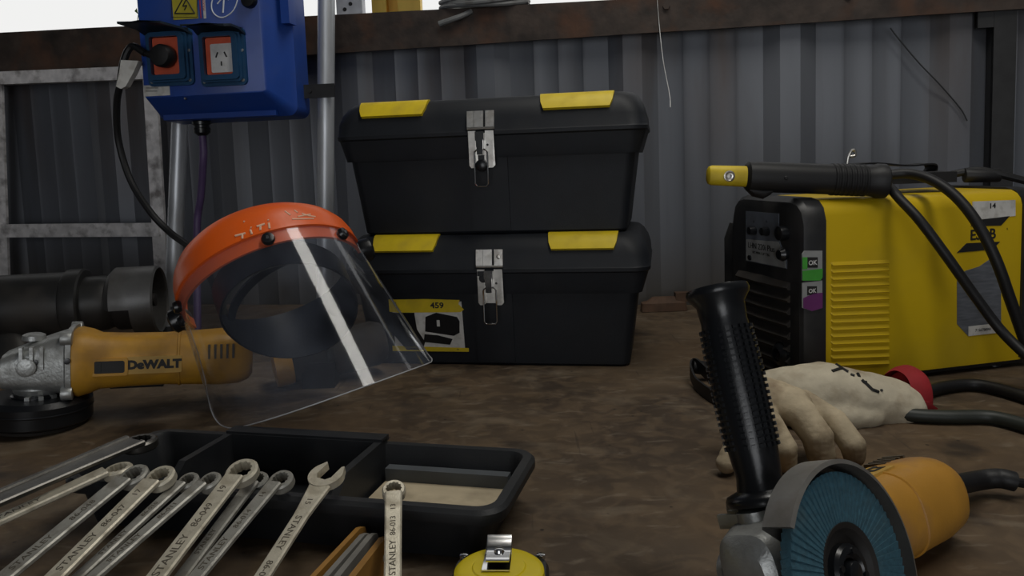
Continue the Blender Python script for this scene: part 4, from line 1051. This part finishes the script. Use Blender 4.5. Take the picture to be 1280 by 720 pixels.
# chrome spring clip: strip that rises from the hub and curls back
cl = [(-.012, .0378), (.004, .0380), (.012, .0395), (.0165, .0425), (.0205, .0455), (.0225, .0475), (.0215, .0487), (.018, .0475), (.012, .0445), (.004, .0435), (-.006, .0445), (-.0105, .044)]
mb = MB(); rings = []
for i, (y, z) in enumerate(cl):
    a_ = V((0, *cl[max(0, i-1)])); b_ = V((0, *cl[min(len(cl)-1, i+1)])); tdir_ = (b_-a_).normalized(); nn = V((0, -tdir_.z, tdir_.y))*.0006
    hw = .0105-.002*(i/len(cl)); sk = -.0015*(len(cl)-i)/len(cl)
    rings.append([V((-hw+sk, y, z))+nn, V((hw+sk, y, z))+nn, V((hw+sk, y, z))-nn, V((-hw+sk, y, z))-nn])
mb.loft(rings); mb.lathe([(.0042, .044), (.0035, .0465), (.0018, .047)], Matrix.Translation((0, .004, 0)), 14); mb.build('clip', M_chrome, tp)

# ------------------------------------------------------------------ welder
phi = math.radians(14)
wx = V((math.cos(phi), math.sin(phi), 0)); wy = V((-math.sin(phi), math.cos(phi), 0))
WC = atz(1027, 488)
WMx = frame(wx, (0, 0, 1), WC); WMi = WMx.inverted(); wn = -wy
def ws_(x, y, off=0.0):
    p = WMi @ atp(x, y, WC+wn*off, wn); return p.x, p.z
wfn = -wx
FX = -.034
def wf_(x, y, off=0.0):
    p = WMi @ atp(x, y, WC+wx*(FX-off), wfn); return p.y, p.z
wt = thing('welder', 'yellow inverter welder with black front panel on the right of the bench', 'welder', WMx)
WW, WLn, WH = .185, .345, .2695
mb = MB()
sec = lambda x, k=0.0: [(x, y, z) for y, z in [(k, .012), (k, WH-.022), (.003+k, WH-.012), (.009, WH-.005-k), (.02, WH-k), (WW-.02, WH-k), (WW-.009, WH-.005-k), (WW-.003-k, WH-.012), (WW-k, WH-.022), (WW-k, .012)]]
mb.loft([sec(0), sec(WLn)]); mb.build('casing', M_welder, wt, ang=25)
mb = MB(); mb.box((WLn/2, WW/2, .009), (WLn+.02, WW-.012, .008), .001)
for x in (.02, WLn-.03):
    for y in (.02, WW-.02): mb.lathe([(.011, .0005), (.010, .006), (.009, .012)], Matrix.Translation((x, y, 0)), 14)
mb.build('base_plate', M_wblack, wt)
def bez(x, k, top=0.0, bot=0.0):
    pts = [(-.004+k, .016+bot), (-.004+k, WH-.028-top), (.002+k, WH-.010-top), (.012+k, WH-.001-top), (.03, WH+.003-top), (WW-.03, WH+.003-top), (WW-.012-k, WH-.001-top), (WW-.002-k, WH-.010-top), (WW+.004-k, WH-.028-top), (WW+.004-k, .016+bot)]
    return [(x, y, z) for y, z in pts]
mb = MB(); mb.loft([bez(.004, 0), bez(-.022, .0), bez(FX+.004, .002, .006), bez(FX, .007, .016, .004)])
mb.build('front_bezel', M_wblack, wt, ang=30)
# recess rim and the bulging far cheek
mb = MB(); mb.loft([[(x, WW+.002+dy, z) for x, z in ((FX+.004, .07), (FX+.012, .06), (.0, .06), (.0, .225), (FX+.014, .225), (FX+.004, .20))] for dy in (0, .030)]); mb.build('cheek', M_wblack, wt)
mb = MB(); mb.loft([bez(WLn-.004, 0), bez(WLn+.022, 0), bez(WLn+.03, .006, .012)]); mb.build('rear_bezel', M_wblack, wt, ang=30)
def fplate(name, x0, y0, x1, y1, m, th=.0012, parent=None, cut=None):
    ya, za = wf_(x0, y0); yb, zb_ = wf_(x1, y1)
    pts = cut if cut else [(ya, za), (yb, za), (yb, zb_), (ya, zb_)]
    mb = MB(); mb.loft([[(FX+.001, y, z) for y, z in pts], [(FX-th, y, z) for y, z in pts]]); return mb.build(name, m, parent or wt)
pq = [wf_(*p) for p in ((933, 264), (974, 267), (974, 293), (976, 305), (984, 322), (984, 336), (933, 326))]
cpnl = fplate('control_panel', 0, 0, 0, 0, M_panel, cut=pq)
pq = [wf_(*p) for p in ((934, 299), (974, 302), (983, 322), (983, 335), (934, 325))]
fplate('pale_strip', 0, 0, 0, 0, M_lgrey, th=.0018, parent=cpnl, cut=pq)
mb = MB()
for px, py in ((944, 288), (960, 289)):
    y, z = wf_(px, py); mb.lathe([(.0068, 0), (.0068, .004), (.0058, .010), (.002, .0105)], zframe((-1, 0, 0), (FX-.001, y, z)), 16); mb.build('control_knob', M_gloss, cpnl); mb = MB()
y, z = wf_(939, 322); mb.lathe([(.0045, 0), (.004, .003)], zframe((-1, 0, 0), (FX-.001, y, z)), 12)
mb.build('control_knob', M_gloss, cpnl)
mb = MB(); y, z = wf_(984, 295)
mb.lathe([(.010, 0), (.011, .006), (.0100, .012), (.008, .013)], zframe((-1, 0, 0), (FX, y+.004, z+.004)), 20); mb.build('current_dial', M_gloss, wt); mb = MB(); y, z = wf_(984, 318); mb.lathe([(.008, 0), (.010, .006), (.007, .012)], zframe((-1, 0, 0), (FX, y+.003, z)), 16)
mb.build('mode_dial', M_gloss, wt)
FT = lambda y, z, o=.0026: Matrix.Translation((FX-o, y, z)) @ Matrix(((0, 0, -1, 0), (-1, 0, 0, 0), (0, 1, 0, 0), (0, 0, 0, 1)))
y, z = wf_(953, 309)
mb = MB(); mb.text('LHN 220i Plus', .0125, FT(y, z), .0001, 0, 1.0); y, z = wf_(953, 317); mb.text('DC MMA / LIFT TIG', .0055, FT(y, z), .0001); 
for px in (944, 960):
    y, z = wf_(px, 277); mb.text('A', .006, FT(y, z), .0001)
mb.build('lettering', M_ink, cpnl)
# dusty louvred intake
mb = MB()
for i in range(8):
    ya, za = wf_(923+i*1.0, 334+i*14.2); yb, zb_ = wf_(988, 340+i*14.2)
    h = .0155
    mb.loft([[(FX+.004, ya, za), (FX-.006, ya, za-h*.8), (FX-.004, ya, za-h), (FX+.004, ya, za-h)], [(FX+.004, (ya+yb)/2, za+.001), (FX-.010, (ya+yb)/2, za-h*.8), (FX-.007, (ya+yb)/2, za-h), (FX+.004, (ya+yb)/2, za-h)], [(FX+.004, yb, za), (FX-.006, yb, za-h*.8), (FX-.004, yb, za-h), (FX+.004, yb, za-h)]])
mb.build('louvre', M_dust, wt)
mb = MB()
for y in (.045, .13):
    mb.lathe([(.018, 0), (.018, .006), (.015, .010), (.010, .012), (.010, .003)], zframe((-1, 0, 0), (FX+.002, y, .045)), 24); mb.build('output_socket', M_gloss, wt); mb = MB()
# stickers on the bezel side
def splate(name, pts, m, y0=-.0045, th=.0008, parent=None):
    mb = MB(); q = [ws_(*p) for p in pts]
    mb.loft([[(x, y0+.001, z) for x, z in q], [(x, y0-th, z) for x, z in q]]); return mb.build(name, m, parent or wt)
ok1 = splate('test_sticker', [(1000, 317), (1003, 313), (1025, 313), (1025, 346), (1022, 350), (1000, 350)], M_lgrey)
splate('green_patch', [(1000, 338), (1025, 335), (1025, 346), (1022, 350), (1000, 350)], M_green, -.0052, parent=ok1); splate('black_patch', [(1006, 321), (1019, 321), (1019, 334), (1006, 334)], M_ink, -.0052, parent=ok1)
splate('green_patch', [(1000, 321), (1006, 321), (1006, 336), (1000, 336)], M_green, -.0052, parent=ok1)
ok2 = splate('test_sticker', [(1000, 353), (1025, 350), (1025, 384), (1012, 388), (1000, 384)], M_lgrey)
splate('purple_patch', [(1001, 372), (1014, 366), (1025, 365), (1025, 384), (1012, 388), (1001, 384)], M_purl, -.0052, parent=ok2); splate('black_patch', [(1006, 357), (1018, 357), (1018, 368), (1006, 368)], M_ink, -.0052, parent=ok2)
ST = lambda px, py, o=.001: Matrix.Translation((ws_(px, py)[0], -.0045-o, ws_(px, py)[1])) @ Matrix.Rotation(PI/2, 4, 'X')
mb = MB(); mb.text('OK', .009, ST(1012.5, 328, .0018), .0001, .0002); mb.text('OK', .008, ST(1012, 363, .0018), .0001, .0002); mb.build('lettering', M_white, ok1)
# louvres pressed in the casing side
mb = MB()
for i in range(15):
    y0_ = 327+i*8.95; ym = 323+i*8.95
    xa_, za_ = ws_(1037, y0_); xb_, zb2 = ws_(1113, y0_-3.2)
    h = .0068
    for (sx0, sx1) in ((xa_, xb_),):
        mb.loft([[(sx0, .0005, za_), (sx0+.002, -.0002, za_-h*.4), (sx0+.001, .0005, za_-h)], [(sx0+.003, .0005, za_), (sx0+.004, -.0034, za_-h*.78), (sx0+.003, .0005, za_-h)], [(sx1-.003, .0005, zb2), (sx1-.004, -.0034, zb2-h*.78), (sx1-.003, .0005, zb2-h)], [(sx1, .0005, zb2), (sx1-.002, -.0002, zb2-h*.4), (sx1-.001, .0005, zb2-h)]])
mb.build('side_louvre', M_welder, wt, ang=20)
# white number label, logo, data plate
nl = splate('number_label', [(1216, 252), (1269, 250), (1269, 270), (1216, 275)], M_paper, 0, .0006)
mb = MB(); SS = lambda px, py, o: Matrix.Translation((ws_(px, py)[0], -o, ws_(px, py)[1])) @ Matrix.Rotation(PI/2, 4, 'X')
mb.text('14', .0105, SS(1240, 257.5, .0008), .0001, .0003, 1.2); mb.build('lettering', M_ink, nl)
mb = MB()
for pts in ([(1213, 283), (1220, 275), (1262, 270), (1251, 282)], [(1196, 316), (1208, 304), (1250, 302), (1240, 312)]):
    q = [ws_(*p) for p in pts]; mb.loft([[(x, .0008, z) for x, z in q], [(x, -.0006, z) for x, z in q]])
mb.text('ESAB', .0215, SS(1228.5, 293.5, .0004), .0002, .0005, .98); mb.text('R', .004, SS(1259, 286, .0004), .0001)
mb.build('logo', M_ink, wt)
dp = splate('data_plate', [(1196, 344), (1208, 338), (1224, 333), (1240, 322), (1251, 322), (1251, 400), (1251, 412), (1210, 420), (1196, 405)], M_glabel, 0, .0006)
p2 = splate('serial_label', [(1210, 408), (1246, 404), (1246, 416), (1210, 420)], M_paper, -.0005, .0005, dp)
mb = MB(); mb.text('71567889H', .006, SS(1228, 412, .0014), .0001, 0, 1.0); mb.build('lettering', M_ink, p2)
# carry strap lying on the top
sp_ = [aty(x, y, Y) for x, y, Y in ((1062, 207, 1.24), (1090, 205, 1.25), (1130, 208, 1.26), (1160, 206, 1.27), (1163, 214, 1.27), (1150, 222, 1.26))]
st2 = thing('shoulder_strap', 'dark webbing strap with a small metal hook lying on top of the welder', 'strap', loc=sp_[2])
mb = MB(); path = catmull(sp_, 6); rings = []
for p in path: rings.append([p+V((0, -.02, .0)), p+V((0, -.02, .0025)), p+V((0, .02, .0025)), p+V((0, .02, 0))])
mb.loft(rings); mb.build('webbing', M_blackr, st2, world=True)
mb = MB(); mb.tube(catmull([aty(1059, 208, 1.22), aty(1060, 198, 1.22), aty(1064, 189, 1.22), aty(1068, 188, 1.22), aty(1069, 194, 1.22), aty(1063, 196, 1.22)], 6), .0022, 8); mb.build('hook', M_steel, st2, world=True)
mb = MB(); mb.box(aty(1140, 222, 1.22), (.11, .05, .016), .004); mb.build('buckle_pad', M_blackr, st2, world=True)
q = [aty(x, y, Y) for x, y, Y in ((1175, 222, 1.30), (1200, 216, 1.29), (1225, 213, 1.28), (1250, 218, 1.27), (1290, 228, 1.26), (1330, 236, 1.25))]
ht = thing('work_lead', 'black lead with a fat plug lying on the far top of the welder', 'cable', loc=q[2])
mb = MB(); mb.tube(catmull(q, 6), .006, 10); mb.build('cable', M_cable, ht, world=True)
mb = MB(); mb.cyl(aty(1205, 219, 1.285), aty(1250, 219, 1.275), .012, .011, 16, .002); mb.build('plug', M_blackr, ht, world=True)

# electrode holder with its cable
e0, e1_ = aty(884, 219, 1.13), aty(1106, 226.5, 1.13); ed = (e1_-e0)
EM = frame(ed, (0, 0, 1), e0); EL = ed.length
eh = thing('electrode_holder', 'black and yellow electrode holder lying across the top of the welder', 'electrode holder', EM)
X = zframe((1, 0, 0)); 
mb = MB(); mb.loft([[(x, py, pz) for py, pz in sell(a_, b_, 2.6, 24)] for x, a_, b_ in ((0, .007, .009), (.002, .010, .0125), (.006, .0115, .0140), (.054, .0125, .0148), (.056, .010, .012))]); tipo = mb.build('tip', M_yel, eh)
mb = MB(); mb.lathe([(.0075, 0), (.0078, .0015), (.006, .002), (.005, .0014), (.0035, .0014)], zframe((0, -1, 0), (.028, -.0118, 0)), 18); mb.lathe([(.0038, 0), (.003, .0022), (.001, .0024)], zframe((0, -1, 0), (.028, -.0118, 0)), 14); mb.build('screw', M_steel, tipo)
mb = MB()
prof = [(.054, .014, .0165), (.058, .019, .021), (.075, .020, .0215), (.13, .0205, .0215), (.17, .021, .0215)]
k = .175
while k < EL-.028: prof += [(k, .021, .0215), (k+.0012, .0222, .0228), (k+.004, .0222, .0228), (k+.0052, .021, .0215)]; k += .0072
prof += [(EL-.016, .022, .0225), (EL-.012, .024, .0245), (EL-.002, .024, .0245), (EL, .022, .0225), (EL, .017, .0175), (EL-.02, .015, .0155)]
mb.loft([[(x, py, pz) for py, pz in sell(a_, b_, 2.3, 28)] for x, a_, b_ in prof]); mb.build('grip', M_blackr, eh)
mb = MB(); mb.loft([[(x, py, pz+z_) for py, pz in sell(.011, h_, 2.6, 18)] for x, h_, z_ in ((.058, .003, -.017), (.066, .008, -.020), (.080, .009, -.022), (.088, .006, -.020), (.094, .003, -.017))]); mb.lathe([(.003, 0), (.002, .001)], zframe((0, -1, 0), (.105, -.0205, .0)), 8); mb.build('lever', M_blackr, eh)
EI = EM.inverted()
mb = MB(); mb.tube(catmull([V((EL-.015, 0, -.004)), V((EL+.005, 0, -.007))]+[EI @ aty(x, y, Y) for x, y, Y in ((1125, 249, 1.10), (1150, 276, 1.07), (1183, 320, 1.055), (1220, 372, 1.05), (1252, 414, 1.04), (1290, 450, 1.005), (1330, 478, .96))], 8), .0068, 12); mb.build('cable', M_cable, eh)
wl_ = [aty(x, y, Y) for x, y, Y in ((1104, 219, 1.17), (1135, 217, 1.16), (1165, 225, 1.13), (1195, 246, 1.10), (1222, 280, 1.075), (1245, 325, 1.06), (1263, 375, 1.06), (1283, 432, 1.065), (1300, 478, 1.055))]
mb = MB(); mb.tube(catmull(wl_, 8), .0075, 12)
solo(mb, 'welding_cable', M_cable, 'thick black cable arching over the welder top and down its right side', 'cable', V((wl_[-1].x, wl_[-1].y, 0)))

# cables lying on the bench at the right
def bench_cable(pts, r, label, m=M_cable):
    P_ = [atz(x, y, r+.0005) for x, y in pts]
    mb = MB(); mb.tube(catmull(P_, 8), r, 12); return solo(mb, 'cable', m, label, 'cable', V((P_[0].x, P_[0].y, 0)), 'cables on the bench by the gloves')
bench_cable([(1130, 500), (1152, 492), (1180, 484), (1215, 481), (1250, 487), (1300, 502), (1340, 515)], .0085, 'black cable on the bench nearest the welder foot, right of the red cuff')
bench_cable([(1095, 513), (1140, 519), (1185, 521), (1230, 521), (1260, 526), (1300, 538), (1340, 552)], .0085, 'dark green black cable on the bench in front of the other one', mat('dark_green_cable', (.02, .024, .02), .5))
q = [atz(x, y, z_) for x, y, z_ in ((910, 500, .02), (885, 470, .022), (868, 455, .026), (862, 463, .02), (872, 485, .008), (895, 502, .006), (930, 512, .006))]
mb = MB(); rings = []
for p in catmull(q, 6): p.z = max(p.z, .0105); rings.append([p+V((.0, -.001, -.009)), p+V((.003, 0, -.009)), p+V((.003, 0, .009)), p+V((0, -.001, .009))])
mb.loft(rings)
p = atz(893, 462, .016); mb.tube([atz(866, 458, .022), p], [.010, .011], 12)
solo(mb, 'hose_end', M_blackr, 'dark looped strap end lying behind the black side handle', 'strap', V((q[3].x, q[3].y, 0)))
q = aty(858, 386, 1.72)
mb = MB(); mb.loft([[(q.x-.05+x, q.y+y*.6, .001+z) for x, y in rrect(.10*k, .05*k, .01)] for z, k in ((0, 1), (.018, .96), (.022, .7), (.03, .5))]); mb.box((q.x-.01, q.y, .03), (.03, .02, .02), .003)
solo(mb, 'steel_offcut', M_tread, 'small rusty steel offcut lying against the foot of the wall', 'scrap', V((q.x-.03, q.y, 0)))

# ------------------------------------------------------------------ leather gloves
def blob_mesh(chains, name, m, parent, voxel=.0028, smooth=7, disp=.0022, seed=0.0):
    mb = MB()
    for ch in chains:
        P_ = [(V(p), r) for p, r in ch]
        for i in range(len(P_)-1):
            (a, ra), (b, rb) = P_[i], P_[i+1]; nst = max(2, int((b-a).length/.006))
            for k in range(nst+1):
                f = k/nst; r = [ra[j]+(rb[j]-ra[j])*f for j in range(3)]
                mb.ball(a.lerp(b, f), r, 14)
    o = mb.build(name, m, parent, world=True, ang=180)
    md = o.modifiers.new('remesh', 'REMESH'); md.mode = 'VOXEL'; md.voxel_size = voxel; md.use_smooth_shade = True
    sm = o.modifiers.new('smooth', 'SMOOTH'); sm.iterations = smooth; sm.factor = .5
    tx_ = bpy.data.textures.new(name+'_folds', 'CLOUDS'); tx_.noise_scale = .028; tx_.noise_depth = 2
    dm = o.modifiers.new('folds', 'DISPLACE'); dm.texture = tx_; dm.strength = disp*2; dm.mid_level = .5; dm.texture_coords = 'LOCAL'
    return o
gA = thing('glove', 'cream leather work glove with red cuff lining lying by the welder', 'glove', loc=atz(1060, 540), group='pair of leather work gloves')
def G(px, py, Y, a, b, c): return (aty(px, py, Y), (a, b, c))
hA = blob_mesh([[G(940, 503, 1.0, .030, .035, .030), G(985, 500, .99, .036, .04, .040), G(1030, 498, .985, .038, .042, .043), G(1075, 505, .985, .036, .04, .040), G(1115, 509, .99, .030, .038, .034), G(1138, 511, .995, .012, .036, .028)],
           [G(1000, 517, .96, .025, .024, .023), G(1050, 525, .955, .025, .022, .019), G(1085, 523, .96, .02, .02, .016)]], 'hand', M_hide, gA)
axis = (aty(1170, 512, 1.02)-aty(1110, 500, .985)).normalized(); cM = zframe(axis, aty(1124, 497, 1.012), (0, 1, 0))
rings = []; mb = MB()
for k_, z_ in ((.80, -.012), (1.0, .000), (1.08, .010), (1.04, .016), (.88, .014), (.82, .002)):
    rings.append([cM @ V((.037*k_*math.cos(2*PI*i/36), .040*k_*math.sin(2*PI*i/36)*(1+.05*math.sin(6*PI*i/36)), z_+.005*math.sin(4*PI*i/36))) for i in range(36)])
for r_g in rings:
    for p in r_g: p.z = max(p.z, .002)
mb.loft(rings, False, True)
q = [aty(x, y, .975) for x, y in ((1146, 503), (1162, 506), (1173, 514), (1160, 518), (1144, 520))]
mb.loft([[p for p in q], [p+V((0, .012, 0)) for p in q]]); mb.build('cuff', M_cuff, gA, world=True)
surface_strokes(hA, [[(1043, 457), (1053, 464), (1060, 468)], [(1040, 467), (1049, 464), (1053, 464)], [(1063, 471), (1068, 473)], [(1072, 470), (1074, 474)], [(1077, 478), (1084, 484), (1090, 490), (1098, 493)], [(1101, 490), (1102, 492)], [(1078, 480), (1083, 481)]], .0021, 'marker_writing', M_ink, gA)
gA.location.z += .003
gB = thing('glove', 'soiled leather work glove with curled fingers hanging in front of the other', 'glove', loc=atz(1000, 590), group='pair of leather work gloves')
def GZ(px, py, z, r): return (atz(px, py, z), (r, r, r))
blob_mesh([[GZ(925, 498, .066, .022), GZ(955, 500, .064, .026), GZ(990, 508, .060, .022)],
           [GZ(942, 508, .060, .018), GZ(962, 535, .048, .0165), GZ(978, 560, .030, .0155), GZ(980, 575, .016, .0135)],
           [GZ(972, 498, .066, .020), GZ(1002, 518, .056, .018), GZ(1022, 546, .036, .0168), GZ(1026, 568, .017, .0150)],
           [GZ(1005, 503, .060, .014), GZ(1044, 526, .046, .0132), GZ(1066, 556, .026, .0135), GZ(1068, 570, .014, .0115)],
           [GZ(938, 520, .045, .015), GZ(921, 555, .030, .0135), GZ(908, 579, .013, .0110)]], 'hand', M_hide2, gB, .0016, 2, .0013)

# ------------------------------------------------------------------ light
w = bpy.data.worlds.new('overcast_sky'); S.world = w; w.use_nodes = True
bg = w.node_tree.nodes['Background']; bg.inputs[0].default_value = (1.0, 1.0, 0.99, 1); bg.inputs[1].default_value = 0.88
def area(name, loc, target, sx, sy, power, col):
    l = bpy.data.lights.new(name, 'AREA'); l.shape = 'RECTANGLE'; l.size = sx; l.size_y = sy; l.energy = power; l.color = col
    o = bpy.data.objects.new(name, l); COL.objects.link(o); o.location = loc
    o.rotation_euler = (V(target)-V(loc)).to_track_quat('-Z', 'Y').to_euler(); return o
area('overhead_key', (0.45, 0.72, CEILZ-.05), (0.40, 0.80, 0), .34, 1.6, 14, (1.0, .97, .90))  # added overhead light under the closed ceiling, narrowed to thin the visor streak
area('front_fill', (-.3, -3.3, .5), (0, 1.2, .2), 1.9, 2.0, 24, (.93, .96, 1.0))  # added front fill behind the camera, set in an invented door opening

S.view_settings.view_transform = 'Standard'; S.view_settings.look = 'None'
S.view_settings.gamma = 1.0; S.view_settings.use_curve_mapping = False; S.view_settings.exposure = 0.0
S.cycles.use_denoising = True
S.cycles.max_bounces = 8; S.cycles.transparent_max_bounces = 16
S.cycles.caustics_reflective = False; S.cycles.caustics_refractive = False
